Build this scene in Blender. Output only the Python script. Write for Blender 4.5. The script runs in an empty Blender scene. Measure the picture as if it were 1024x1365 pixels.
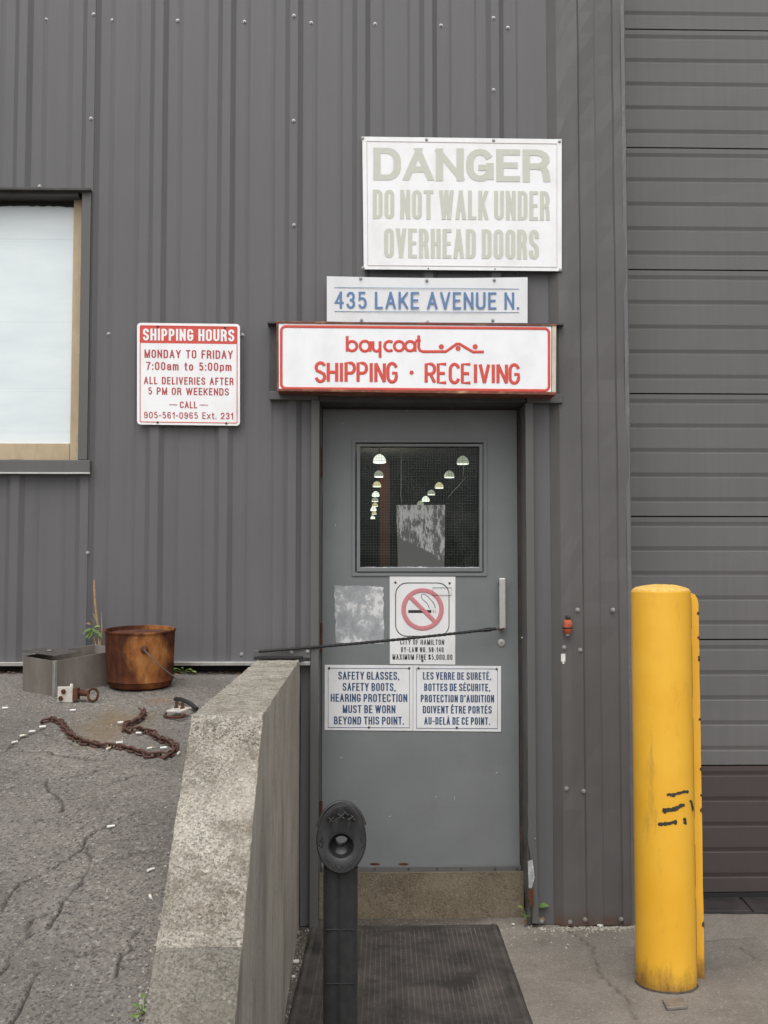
import bpy, math, random
from mathutils import Vector, Matrix, noise
R = math.radians
random.seed(7)
SC = bpy.context.scene
COL = SC.collection

# ------------------------------------------------------------------ camera
F = 1500.0; CAM = Vector((0.0, -5.0, 1.517))
PITCH = math.atan(87.5/F); YAW = math.atan(40.0/F*math.cos(PITCH))
cd = bpy.data.cameras.new('camera'); cam = bpy.data.objects.new('camera', cd); COL.objects.link(cam)
cam.location = CAM; cam.rotation_euler = (math.pi/2+PITCH, 0, -YAW)
cd.sensor_fit = 'VERTICAL'; cd.sensor_height = 36; cd.lens = 36*F/1365.0
cd.clip_end = 600; cd.clip_start = 0.05
SC.camera = cam
# ------------------------------------------------------------------ world and sun (overcast)
SUN_EL, SUN_AZ = R(60), R(-10)      # azimuth measured from straight behind the camera, towards its left
w = bpy.data.worlds.new('World'); SC.world = w; w.use_nodes = True
wn = w.node_tree; wn.nodes.clear()
so = wn.nodes.new('ShaderNodeOutputWorld'); bg = wn.nodes.new('ShaderNodeBackground')
sk = wn.nodes.new('ShaderNodeTexSky'); sk.sky_type = 'NISHITA'; sk.sun_disc = False
sk.sun_elevation = SUN_EL; sk.sun_rotation = R(180)+SUN_AZ*-1
sk.air_density = 1.0; sk.dust_density = 4.0; sk.ozone_density = 1.0
hs = wn.nodes.new('ShaderNodeHueSaturation'); hs.inputs['Saturation'].default_value = 0.10
wn.links.new(sk.outputs[0], hs.inputs['Color']); wn.links.new(hs.outputs[0], bg.inputs[0])
bg.inputs[1].default_value = 0.15
wn.links.new(bg.outputs[0], so.inputs[0])
sl = bpy.data.lights.new('sun', 'SUN'); sl.energy = 0.9; sl.angle = R(60); sl.color = (1.0, 0.97, 0.93)
sun = bpy.data.objects.new('sun', sl); COL.objects.link(sun)
sd = Vector((math.sin(SUN_AZ)*math.cos(SUN_EL), -math.cos(SUN_AZ)*math.cos(SUN_EL), math.sin(SUN_EL)))
sun.rotation_euler = sd.to_track_quat('Z', 'Y').to_euler(); sun.location = sd*20
SC.view_settings.view_transform = 'Standard'; SC.view_settings.look = 'None'
SC.view_settings.gamma = 1.0; SC.view_settings.use_curve_mapping = False
SC.view_settings.exposure = 0.38

# ------------------------------------------------------------------ picture -> place
_q = cam.rotation_euler.to_matrix()
def ray(px, py): return _q @ Vector(((px-512.0)/F, -(py-682.5)/F, -1.0))
def P(px, py, d=0.0):
    """point on the vertical plane that stands d metres in front of the wall"""
    r = ray(px, py); t = (-d-CAM.y)/r.y
    return CAM + r*t
def G(px, py, z=0.0):
    r = ray(px, py); t = (z-CAM.z)/r.z
    return CAM + r*t
def az(x, y):
    t = max(0.0, -y)
    z = 1.10 - .073*t - .0415*t*t
    if y > 0: z = 1.10
    return z + 0.010*noise.noise(Vector((x*1.3, y*1.3, 0.3)))
def A(px, py):
    """point on the sloping asphalt"""
    r = ray(px, py); t = 1.5
    while t < 6:
        p = CAM + r*t
        if p.z < az(p.x, p.y): break
        t += 0.004
    return p

# ------------------------------------------------------------------ mesh builder
class MB:
    def __init__(s): s.v = []; s.f = []; s.m = []; s.cur = 0
    def add(s, vs, fs):
        o = len(s.v); s.v += [tuple(v) for v in vs]
        for f in fs: s.f.append(tuple(o+i for i in f)); s.m.append(s.cur)
        return s
    def box(s, x0, x1, y0, y1, z0, z1):
        x0, x1 = sorted((x0, x1)); y0, y1 = sorted((y0, y1)); z0, z1 = sorted((z0, z1))
        v = [(x, y, z) for z in (z0, z1) for y in (y0, y1) for x in (x0, x1)]
        return s.add(v, [(0,2,3,1),(4,5,7,6),(0,1,5,4),(2,6,7,3),(0,4,6,2),(1,3,7,5)])
    def hexa(s, b, t):
        """b, t: four corners below and four above (counter-clockwise from above)"""
        return s.add(list(b)+list(t), [(3,2,1,0),(4,5,6,7),(0,1,5,4),(1,2,6,5),(2,3,7,6),(3,0,4,7)])
    def prism_y(s, pts, yf, yb):
        """polygon in x,z (any order) extruded from yf to yb"""
        n = len(pts); v = [(x, yf, z) for x, z in pts]+[(x, yb, z) for x, z in pts]
        return s.add(v, [tuple(range(n)), tuple(range(2*n-1, n-1, -1))]+[(i, n+i, n+(i+1) % n, (i+1) % n) for i in range(n)])
    def prism_z(s, pts, z0, z1):
        n = len(pts); v = [(x, y, z0) for x, y in pts]+[(x, y, z1) for x, y in pts]
        return s.add(v, [tuple(range(n-1, -1, -1)), tuple(range(n, 2*n))]+[(i, (i+1) % n, n+(i+1) % n, n+i) for i in range(n)])
    def tube(s, pts, r, sides=8, closed=False, flat=1.0, cap=True):
        pts = [Vector(p) for p in pts]; n = len(pts); rings = []
        rr = r if isinstance(r, (list, tuple)) else [r]*n
        up = None; base = len(s.v); vs = []
        for i, p in enumerate(pts):
            a = pts[(i-1) % n] if (closed or i) else p
            b = pts[(i+1) % n] if (closed or i < n-1) else p
            t = (b-a)
            t = t.normalized() if t.length > 1e-9 else Vector((0,0,1))
            if up is None:
                up = Vector((0,1,0)) if abs(t.y) < .8 else Vector((0,0,1))
            up = (up - t*up.dot(t)).normalized(); sd_ = t.cross(up)
            for k in range(sides):
                an = 2*math.pi*k/sides
                vs.append(p + up*(math.cos(an)*rr[i]*flat) + sd_*(math.sin(an)*rr[i]))
        fs = []
        for i in range(n if closed else n-1):
            j = (i+1) % n
            for k in range(sides):
                l = (k+1) % sides
                fs.append((i*sides+k, i*sides+l, j*sides+l, j*sides+k))
        if not closed and cap:
            fs.append(tuple(range(sides-1, -1, -1))); fs.append(tuple((n-1)*sides+k for k in range(sides)))
        return s.add(vs, fs)
    def lathe(s, prof, c, axis='z', sides=24, sx=1.0, sz=1.0, closed=False):
        """prof: (radius, height) pairs; axis y: height runs towards -y"""
        c = Vector(c); vs = []; n = len(prof)
        for r, h in prof:
            for k in range(sides):
                a = 2*math.pi*k/sides
                if axis == 'z': vs.append(c+Vector((r*math.cos(a)*sx, r*math.sin(a)*sz, h)))
                else: vs.append(c+Vector((r*math.cos(a)*sx, -h, r*math.sin(a)*sz)))
        fs = []
        for i in range(n if closed else n-1):
            j = (i+1) % n
            for k in range(sides):
                l = (k+1) % sides; fs.append((i*sides+k, i*sides+l, j*sides+l, j*sides+k))
        if not closed:
            if prof[0][0] > 1e-6: fs.append(tuple(range(sides-1, -1, -1)))
            if prof[-1][0] > 1e-6: fs.append(tuple((n-1)*sides+k for k in range(sides)))
        return s.add(vs, fs)
    def mesh(s, name, origin=(0,0,0), smooth=False):
        me = bpy.data.meshes.new(name); o = Vector(origin)
        me.from_pydata([tuple(Vector(v)-o) for v in s.v], [], s.f)
        me.update(); me.validate()
        if len(set(s.m)) > 1: me.polygons.foreach_set('material_index', s.m[:len(me.polygons)])
        if smooth: me.polygons.foreach_set('use_smooth', [True]*len(me.polygons))
        return me
def abs_loc(o):
    v = Vector(o.location)
    while o.parent: o = o.parent; v += Vector(o.location)
    return v
def obj(name, mb, mats, parent=None, smooth=False, bevel=0.0, loc=None, fixn=True, kind=None):
    """links a builder (world coordinates) as ONE mesh object"""
    par = abs_loc(parent) if parent else Vector((0,0,0))
    org = Vector(loc) if loc is not None else par
    me = mb.mesh(name, org, smooth)
    for m in (mats if isinstance(mats, (list, tuple)) else [mats]): me.materials.append(m)
    if fixn:
        import bmesh
        b = bmesh.new(); b.from_mesh(me); bmesh.ops.recalc_face_normals(b, faces=b.faces); b.to_mesh(me); b.free()
    o = bpy.data.objects.new(name, me); COL.objects.link(o)
    o.parent = parent; o.location = org-par
    if bevel:
        bv = o.modifiers.new('bevel', 'BEVEL'); bv.width = bevel; bv.segments = 2; bv.limit_method = 'ANGLE'; bv.angle_limit = R(40)
    if smooth and bevel == 0:
        try: me.set_sharp_from_angle(angle=R(38))
        except Exception: pass
    if kind: o['kind'] = kind
    return o
def share(name, me, parent, loc, rot=None, scale=None):
    o = bpy.data.objects.new(name, me); COL.objects.link(o); o.parent = parent
    o.location = Vector(loc)-(abs_loc(parent) if parent else Vector((0,0,0)))
    if rot is not None: o.rotation_euler = rot
    if scale is not None: o.scale = scale
    return o
def thing(name, label, cat, loc=(0,0,0), group=None):
    o = bpy.data.objects.new(name, None); COL.objects.link(o); o.location = loc
    o.empty_display_size = 0.05
    return tag(o, label, cat, group)
def tag(o, label, cat, group=None):
    o['label'] = label; o['category'] = cat
    if group: o['group'] = group
    return o

# ------------------------------------------------------------------ materials
class NT:
    def __init__(s, name):
        s.mat = bpy.data.materials.new(name); s.mat.use_nodes = True
        s.t = s.mat.node_tree; s.b = s.t.nodes['Principled BSDF']; s.co = None
    def n(s, ty, **k):
        nd = s.t.nodes.new('ShaderNode'+ty)
        for a, v in k.items(): setattr(nd, a, v)
        return nd
    def l(s, a, b): s.t.links.new(a, b)
    def coord(s, scale=(1,1,1), loc=(0,0,0)):
        if s.co is None: s.co = s.n('TexCoord')
        m = s.n('Mapping'); m.inputs['Scale'].default_value = scale; m.inputs['Location'].default_value = loc
        s.l(s.co.outputs['Object'], m.inputs['Vector']); return m.outputs[0]
    def noise(s, scale, detail=4, rough=.55, vec=(1,1,1), loc=(0,0,0), dist=0):
        nd = s.n('TexNoise'); nd.inputs['Scale'].default_value = scale; nd.inputs['Detail'].default_value = detail
        nd.inputs['Roughness'].default_value = rough; nd.inputs['Distortion'].default_value = dist
        s.l(s.coord(vec, loc), nd.inputs['Vector']); return nd.outputs[0]
    def vor(s, scale, feature='F1', vec=(1,1,1), out='Distance', rnd=1.0):
        nd = s.n('TexVoronoi', feature=feature); nd.inputs['Scale'].default_value = scale
        nd.inputs['Randomness'].default_value = rnd
        s.l(s.coord(vec), nd.inputs['Vector']); return nd.outputs[out]
    def ramp(s, fac, stops):
        r = s.n('ValToRGB'); e = r.color_ramp.elements
        while len(e) < len(stops): e.new(0.5)
        for i, (p, c) in enumerate(stops):
            e[i].position = p; e[i].color = (c[0], c[1], c[2], 1) if isinstance(c, (tuple, list)) else (c, c, c, 1)
        s.l(fac, r.inputs[0]); return r.outputs[0]
    def mix(s, fac, a, b, mode='MIX'):
        m = s.n('Mix', data_type='RGBA', blend_type=mode)
        for sock, v in ((m.inputs[0], fac), (m.inputs[6], a), (m.inputs[7], b)):
            if isinstance(v, (tuple, list)): sock.default_value = (v[0], v[1], v[2], 1)
            elif isinstance(v, (int, float)): sock.default_value = v if sock == m.inputs[0] else (v, v, v, 1)
            else: s.l(v, sock)
        return m.outputs[2]
    def math(s, op, a, b=0.0):
        m = s.n('Math', operation=op)
        for i, v in enumerate((a, b)):
            if isinstance(v, (int, float)): m.inputs[i].default_value = v
            else: s.l(v, m.inputs[i])
        return m.outputs[0]
    def axis(s, k):
        sp = s.n('SeparateXYZ'); s.l(s.coord(), sp.inputs[0]); return sp.outputs[k]
    def bump(s, h, strength=.3, dist=.01):
        b = s.n('Bump'); b.inputs['Strength'].default_value = strength; b.inputs['Distance'].default_value = dist
        s.l(h, b.inputs['Height'])
        if s.b.inputs['Normal'].is_linked: s.l(s.b.inputs['Normal'].links[0].from_socket, b.inputs['Normal'])
        s.l(b.outputs[0], s.b.inputs['Normal'])
    def set(s, color=None, rough=None, metal=None, spec=None):
        for k, v in (('Base Color', color), ('Roughness', rough), ('Metallic', metal), ('Specular IOR Level', spec)):
            if v is None: continue
            if isinstance(v, tuple): s.b.inputs[k].default_value = (v[0], v[1], v[2], 1)
            elif isinstance(v, (int, float)): s.b.inputs[k].default_value = v
            else: s.l(v, s.b.inputs[k])
        return s.mat
def plain(name, c, rough=.6, metal=0.0, var=.15, sc=20, bump=0.0, spec=.5):
    t = NT(name); n1 = t.noise(sc, 5, .6)
    lo = tuple(x*(1-var) for x in c); hi = tuple(min(1, x*(1+var)) for x in c)
    if bump: t.bump(t.noise(sc*4, 4), bump, .004)
    return t.set(t.ramp(n1, [(.3, lo), (.7, hi)]), rough, metal, spec)

def siding_mat(name, c, scuff=.5, rust=False):
    t = NT(name)
    st = t.noise(9, 5, .6, vec=(3.0, 3.0, .16))                 # vertical streaks of washed dirt
    cl = t.noise(1.6, 4, .6)
    base = t.mix(t.ramp(cl, [(.3, 0), (.7, 1)]), tuple(x*.93 for x in c), (c[0]*1.06, c[1]*1.05, c[2]*1.07))
    base = t.mix(t.ramp(st, [(.35, .0), (.75, .48)]), base, tuple(x*.80 for x in c))
    sp = t.noise(90, 3, .7, loc=(3, 1, 2))
    base = t.mix(t.ramp(sp, [(.70, 0), (.78, scuff)]), base, (.26, .25, .24))
    fine = t.noise(260, 2, .5)
    base = t.mix(t.ramp(fine, [(.3, 0), (.8, .25)]), base, tuple(x*.75 for x in c))
    if rust:
        z = t.axis(2); z2 = t.math('ADD', z, t.math('MULTIPLY', t.noise(7, 5, .7), .22))
        m = t.ramp(z2, [(.09, .9), (.17, 0)])
        base = t.mix(m, base, t.mix(t.noise(30, 5), (.07, .028, .012), (.13, .075, .045)))
    t.bump(t.noise(2.2, 3, .45, vec=(1.6, 1, .35)), .38, .02)
    t.bump(t.noise(300, 2), .05, .001)
    return t.set(base, t.ramp(cl, [(.2, .40), (.8, .55)]), 0, .45)
M = {}
SID = (.116, .114, .117)
M['siding'] = siding_mat('painted_siding', SID)
M['siding_low'] = siding_mat('painted_siding_with_rusty_foot', (.106, .101, .099), .5, True)
M['trim'] = siding_mat('painted_trim', (.110, .107, .105))
M['trim_dark'] = plain('dark_flashing', (.055, .053, .052), .6, 0, .3, 14)
M['ohdoor'] = siding_mat('overhead_door_paint', (.135, .131, .127))
M['ohdoor_brown'] = siding_mat('brown_door_section_paint', (.068, .052, .049))
M['black_gap'] = plain('black_seal_and_gap', (.012, .012, .012), .8)
# rusty jamb
t = NT('rusty_jamb'); n1 = t.noise(14, 6, .7, vec=(1, 1, .5))
M['jamb'] = t.set(t.ramp(n1, [(.36, (.030, .026, .024)), (.56, (.055, .043, .037)), (.70, (.12, .05, .022))]), .75)
t = NT('rust'); n1 = t.noise(22, 6, .7); n2 = t.noise(120, 4, .7)
c = t.ramp(n1, [(.25, (.035, .016, .012)), (.5, (.085, .034, .020)), (.75, (.15, .062, .03))])
t.bump(n2, .5, .003); M['rust'] = t.set(c, .85, 0, .25)
t = NT('chain_rust'); n1 = t.noise(60, 5, .7)
t.bump(t.noise(400, 3), .5, .002)
M['chain'] = t.set(t.ramp(n1, [(.3, (.045, .022, .018)), (.7, (.12, .06, .045))]), .8, 0, .3)
# door paint
t = NT('blue_grey_door_paint'); n1 = t.noise(3, 5, .6); n2 = t.noise(40, 4, .6, vec=(1, 1, .3)); z = t.axis(2)
c = t.mix(t.ramp(n1, [(.3, 0), (.7, 1)]), (.155, .163, .167), (.186, .194, .198))
c = t.mix(t.ramp(n2, [(.62, 0), (.85, .35)]), c, (.10, .105, .11))
c = t.mix(t.ramp(t.noise(26, 5, .75, loc=(5, 2, 1)), [(.70, 0), (.74, .5)]), c, (.27, .27, .265))
c = t.mix(t.ramp(t.noise(4.5, 7, .75, loc=(2, 7, 1)), [(.52, 0), (.75, .35)]), c, (.115, .115, .11))
c = t.mix(t.ramp(t.noise(10, 6, .8, vec=(1, 1, .12), loc=(0, 4, 4)), [(.60, 0), (.78, .4)]), c, (.24, .25, .25))
t.bump(t.noise(4, 3), .22, .01); t.bump(t.noise(200, 3), .06, .001)
M['door'] = t.set(c, .42, 0, .45)
# signs
def white_mat(name, c=(.80, .80, .80), dirt=(.45, .40, .33), amt=.35):
    t = NT(name); m = t.ramp(t.noise(7, 6, .65, vec=(1, 1, .6)), [(.45, 0), (.85, amt)])
    m2 = t.ramp(t.noise(120, 3, .7), [(.68, 0), (.80, amt)])
    cc = t.mix(m, c, dirt); cc = t.mix(m2, cc, dirt)
    t.bump(t.noise(3, 2), .06, .01)
    return t.set(cc, .38, 0, .4)
M['white_a'] = white_mat('white_sign_face', (.84, .85, .86))
M['white_b'] = white_mat('address_sign_face', (.72, .735, .745), (.45, .44, .42), .3)
M['white_c'] = white_mat('door_sign_face', (.74, .745, .75), (.40, .36, .30), .45)
M['white_box'] = white_mat('lightbox_face', (.84, .85, .87), (.6, .6, .62), .55)
M['cream'] = white_mat('lightbox_end_paint', (.62, .57, .46), (.22, .11, .05), .9)
def print_mat(name, c, fade=None, amt=.6):
    t = NT(name); f = fade or tuple(min(1, x*1.3+.02) for x in c)
    return t.set(t.mix(t.ramp(t.noise(30, 5, .7), [(.3, 0), (.8, amt)]), c, f), .5)
M['fade'] = print_mat('faded_olive_print', (.52, .53, .45), (.60, .62, .56))
M['fadeborder'] = print_mat('faded_pink_print', (.60, .52, .54), (.58, .62, .60))
M['blue'] = print_mat('blue_print', (.075, .17, .36), (.18, .27, .42))
M['blueline'] = print_mat('pale_blue_line', (.28, .36, .46))
M['navy'] = print_mat('navy_print', (.022, .055, .14), (.06, .10, .20))
M['red'] = print_mat('red_print', (.60, .055, .035), (.62, .12, .09))
M['redtext'] = print_mat('dark_red_print', (.42, .040, .040), (.45, .10, .09))
M['pink'] = print_mat('faded_red_print', (.52, .18, .20), (.58, .27, .28))
M['black'] = print_mat('black_print', (.012, .012, .013), (.03, .03, .03))
M['lightrust'] = NT('sign_case_rust')
t = M['lightrust']; n1 = t.noise(16, 6, .7, vec=(.5, 1, 1.4))
M['lightrust'] = t.set(t.ramp(n1, [(.36, (.30, .06, .04)), (.5, (.12, .035, .02)), (.62, (.30, .14, .07)), (.75, (.5, .38, .26))]), .7)
M['screw'] = plain('zinc_screw', (.34, .33, .32), .45, .6, .2, 60)
M['rustscrew'] = plain('rusty_screw', (.07, .04, .025), .7, .2, .4, 60)
M['steel'] = plain('satin_steel', (.56, .55, .53), .30, .9, .12, 30)
M['chrome'] = plain('brushed_handle', (.62, .61, .59), .28, .85, .08, 60)
t = NT('weathered_box_steel'); n1 = t.noise(6, 5, .6, vec=(1, 1, .4))
c = t.ramp(n1, [(.3, (.14, .12, .10)), (.55, (.22, .195, .17)), (.8, (.34, .31, .285))])
c = t.mix(t.ramp(t.noise(18, 5, .7, loc=(2, 0, 4)), [(.60, 0), (.74, .6)]), c, (.14, .10, .08))
t.bump(n1, .1, .01); M['boxsteel'] = t.set(c, .48, .35, .5)
# bucket
t = NT('bucket_rust'); n0 = t.noise(5.5, 4, .5, vec=(1, 1, .9), loc=(.3, .1, .7), dist=.6); n1 = t.noise(40, 5, .7, vec=(1, 1, .35))
x = t.axis(0); z = t.axis(2)
sx_ = t.math('ABSOLUTE', t.math('SUBTRACT', x, .055)); sz_ = t.math('ABSOLUTE', t.math('SUBTRACT', z, .16))
dd = t.math('ADD', t.math('MULTIPLY', sx_, 7.0), t.math('MULTIPLY', sz_, 4.2))
dd = t.math('ADD', dd, t.math('MULTIPLY', t.math('SUBTRACT', n0, .5), 2.2))
patch = t.ramp(dd, [(.40, 1), (.78, 0)])
dark = t.ramp(n1, [(.25, (.036, .015, .011)), (.5, (.072, .027, .016)), (.75, (.125, .046, .022))])
lite = t.ramp(n1, [(.25, (.13, .045, .02)), (.5, (.30, .12, .038)), (.8, (.42, .22, .085))])
rb = t.ramp(t.noise(4, 3, .5, loc=(4, 4, 1)), [(.48, 0), (.62, .7)])
c = t.mix(patch, t.mix(rb, dark, (.19, .060, .022)), lite)
t.bump(t.noise(90, 4, .7), .35, .002); M['bucket'] = t.set(c, .92, 0, .08)
# concrete of the retaining wall
def conc(name, lo, hi, pits=.8, stain=(.12, .10, .07), streak=False, lichen=True):
    t = NT(name)
    v = (1, 1, .12) if streak else (1, 1, 1)
    n1 = t.noise(5, 6, .65, vec=v)
    c = t.mix(t.ramp(n1, [(.3, 0), (.7, 1)]), lo, hi)
    c = t.mix(t.ramp(t.noise(2.6, 5, .7, loc=(8, 1, 3)), [(.42, 0), (.66, .45)]), c, tuple(x*.60 for x in lo))
    ag = t.vor(190, out='Color'); sp = t.n('SeparateColor'); t.l(ag, sp.inputs[0])
    if not streak:
        c = t.mix(t.ramp(sp.outputs[0], [(.0, .5), (.35, 0)]), c, tuple(x*.45 for x in lo))
        c = t.mix(t.ramp(sp.outputs[1], [(.86, 0), (.95, .4)]), c, tuple(min(.7, x*1.4) for x in hi))
    pn = t.noise(170, 6, .8)
    pm = t.ramp(pn, [(.45, pits), (.485, 0)])
    pm2 = t.ramp(t.noise(55, 7, .85, loc=(1, 4, 2)), [(.40, pits), (.46, 0)])
    pm = t.math('MAXIMUM', pm, pm2) if not streak else t.math('MULTIPLY', pm2, .7)
    pm = t.math('MULTIPLY', pm, t.ramp(t.noise(6, 4, .6, loc=(7, 7, 7)), [(.35, .45), (.6, 1)]))
    c = t.mix(pm, c, tuple(x*.22 for x in lo))
    if lichen:
        lm = t.ramp(t.noise(9, 8, .85, loc=(2, 5, 0)), [(.50, 0), (.62, .7)])
        c = t.mix(lm, c, t.mix(t.noise(60, 4), (.085, .072, .055), (.19, .16, .115)))
    if streak:
        c = t.mix(t.ramp(t.noise(30, 5, .7, vec=(1, 1, .05)), [(.42, 0), (.75, .38)]), c, stain)
        c = t.mix(t.ramp(t.noise(3.2, 4, .6, vec=(1, 1, .4), loc=(0, 3, .5)), [(.55, 0), (.72, .6)]), c, stain)
        t.bump(t.noise(40, 4, .6, vec=(1, 1, .06)), .2, .003)
    t.bump(pn, .8 if not streak else .35, .005); t.bump(t.noise(320, 3, .7), .3, .002)
    return t.set(c, .9, 0, .2)
M['conc_top'] = conc('lichened_concrete', (.32, .285, .235), (.54, .50, .43), .9)
M['conc_side'] = conc('board_marked_concrete', (.40, .37, .32), (.52, .485, .425), .8, (.10, .088, .07), True, False)
M['conc_patch'] = conc('grey_patch_concrete', (.21, .195, .165), (.31, .285, .245), .7)
M['conc_sill'] = conc('door_step_concrete', (.175, .143, .100), (.26, .22, .160), .6, lichen=False)
# asphalt
t = NT('asphalt'); cr = t.n('Attribute', attribute_name='crack')
n1 = t.noise(3.0, 5, .6); 
c = t.mix(t.ramp(n1, [(.3, 0), (.7, 1)]), (.148, .134, .118), (.205, .188, .166))
vc = t.vor(175, out='Color'); sp = t.n('SeparateColor'); t.l(vc, sp.inputs[0])
c = t.mix(t.ramp(sp.outputs[0], [(.05, .75), (.40, 0)]), c, (.035, .032, .030))
c = t.mix(t.ramp(sp.outputs[1], [(.64, 0), (.92, .60)]), c, (.30, .275, .24))
vc2 = t.vor(120, out='Color'); sp2 = t.n('SeparateColor'); t.l(vc2, sp2.inputs[0])
c = t.mix(t.ramp(sp2.outputs[2], [(.93, 0), (.97, .45)]), c, (.40, .38, .34))
x = t.axis(0); y = t.axis(1)
def blob(cx, cy, rx, ry, loc):
    a = t.math('MULTIPLY', t.math('SUBTRACT', x, cx), 1/rx); b = t.math('MULTIPLY', t.math('SUBTRACT', y, cy), 1/ry)
    d = t.math('SQRT', t.math('ADD', t.math('MULTIPLY', a, a), t.math('MULTIPLY', b, b)))
    return t.math('ADD', d, t.math('MULTIPLY', t.noise(9, 6, .7, loc=loc), 1.1))
st = t.ramp(blob(-.86, -.95, .36, .62, (0, 0, 0)), [(.60, .65), (1.35, 0)])
c = t.mix(st, c, (.20, .135, .065))
st2 = t.ramp(blob(-.74, -.62, .16, .20, (3, 0, 0)), [(.50, .6), (1.15, 0)])
c = t.mix(st2, c, (.20, .09, .03))
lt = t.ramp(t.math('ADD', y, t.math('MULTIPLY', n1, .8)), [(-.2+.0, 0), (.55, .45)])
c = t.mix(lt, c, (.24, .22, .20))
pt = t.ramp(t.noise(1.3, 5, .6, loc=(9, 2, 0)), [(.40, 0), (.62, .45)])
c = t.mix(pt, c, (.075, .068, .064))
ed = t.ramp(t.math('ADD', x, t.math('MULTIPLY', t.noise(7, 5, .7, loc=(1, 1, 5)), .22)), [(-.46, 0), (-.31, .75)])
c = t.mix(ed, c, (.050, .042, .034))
c = t.mix(cr.outputs['Fac'], c, (.022, .018, .016))
t.bump(t.vor(175), .8, .003); t.bump(t.noise(45, 4, .7), .6, .008); t.bump(t.noise(420, 3, .7), .4, .002)
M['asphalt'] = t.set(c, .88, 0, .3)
# lower paving
t = NT('worn_concrete_paving'); n1 = t.noise(2.3, 6, .65); cr = t.n('Attribute', attribute_name='crack')
c = t.mix(t.ramp(n1, [(.3, 0), (.7, 1)]), (.135, .118, .100), (.225, .20, .172))
x = t.axis(0); y = t.axis(1)
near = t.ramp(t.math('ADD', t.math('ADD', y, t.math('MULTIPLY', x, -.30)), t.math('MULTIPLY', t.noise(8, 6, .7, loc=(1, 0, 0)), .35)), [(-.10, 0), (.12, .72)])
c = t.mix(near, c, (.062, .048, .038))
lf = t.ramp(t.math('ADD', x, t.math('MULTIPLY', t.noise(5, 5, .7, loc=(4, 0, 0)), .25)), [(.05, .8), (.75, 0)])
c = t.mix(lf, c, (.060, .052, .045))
vc = t.vor(170, out='Color'); sp = t.n('SeparateColor'); t.l(vc, sp.inputs[0])
c = t.mix(t.ramp(sp.outputs[0], [(.86, 0), (.95, .4)]), c, (.34, .32, .29))
c = t.mix(t.ramp(sp.outputs[1], [(.0, .4), (.2, 0)]), c, (.05, .045, .04))
c = t.mix(cr.outputs['Fac'], c, (.022, .019, .016))
c = t.mix(t.ramp(t.noise(11, 5, .7, loc=(0, 8, 0)), [(.58, 0), (.72, .45)]), c, (.075, .065, .055))
t.bump(t.noise(30, 5, .7), .35, .008); t.bump(t.noise(300, 3, .7), .3, .002)
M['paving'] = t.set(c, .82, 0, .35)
t = NT('broad_ground'); M['ground'] = t.set(t.ramp(t.noise(.8, 6, .6), [(.3, (.12, .11, .10)), (.7, (.19, .175, .16))]), .9)
M['darkfloor'] = plain('dark_threshold_floor', (.030, .026, .025), .55, 0, .5, 7, .4)  # dark mottled tone of the recess floor
# rubber
t = NT('mat_rubber'); n1 = t.noise(5, 5, .65)
c = t.mix(t.ramp(n1, [(.35, 0), (.7, 1)]), (.026, .023, .021), (.080, .070, .061))
c = t.mix(t.ramp(t.noise(4.5, 4, .5, loc=(3, 1, 0)), [(.56, 0), (.68, .7)]), c, (.016, .015, .014))
t.bump(t.noise(150, 3), .3, .002); M['mat'] = t.set(c, .72, 0, .35)
t = NT('mat_stud_rubber'); n1 = t.noise(5, 5, .65)
c = t.mix(t.ramp(n1, [(.32, 0), (.65, 1)]), (.026, .023, .021), (.115, .10, .088)); M['matstud'] = t.set(c, .65)
t = NT('black_plastic'); n1 = t.noise(30, 5, .7)
c = t.mix(t.ramp(n1, [(.45, 0), (.8, .5)]), (.017, .017, .018), (.05, .049, .048))
t.bump(t.noise(150, 3, .6), .12, .002); M['plastic'] = t.set(c, .48, 0, .5)
M['cord'] = plain('black_cord', (.012, .012, .012), .7, 0, .3, 200)
# yellow
t = NT('yellow_paint'); n1 = t.noise(4, 5, .6); z = t.axis(2)
c = t.mix(t.ramp(n1, [(.3, 0), (.7, 1)]), (.78, .40, .025), (.84, .47, .045))
c = t.mix(t.ramp(t.noise(16, 6, .75, vec=(1, 1, .4)), [(.60, 0), (.78, .5)]), c, (.50, .24, .03))
c = t.mix(t.ramp(t.noise(70, 5, .8, vec=(1, 1, .6), loc=(3, 3, 3)), [(.715, 0), (.735, .9)]), c, (.10, .06, .035))
c = t.mix(t.ramp(t.noise(5, 7, .75, vec=(1.6, 1.6, .35), loc=(6, 1, 2)), [(.60, 0), (.70, .45)]), c, (.33, .20, .06))
ft = t.ramp(t.math('ADD', z, t.math('MULTIPLY', t.noise(14, 6, .8, vec=(1, 1, .35)), .34)), [(.15, .85), (.27, 0)])
c = t.mix(ft, c, (.13, .07, .03))
t.bump(t.noise(7, 3), .12, .01); t.bump(t.noise(180, 3, .7), .12, .002)
M['yellow'] = t.set(c, .42, 0, .45)
t = NT('rough_yellow_cap'); n1 = t.noise(60, 5, .8)
t.bump(n1, 1.0, .006)
M['yellowcap'] = t.set(t.ramp(n1, [(.3, (.62, .33, .06)), (.6, (.80, .52, .14)), (.8, (.80, .60, .30))]), .9)
M['scuff'] = plain('black_scuff', (.035, .033, .022), .8, 0, .4, 80)
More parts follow.
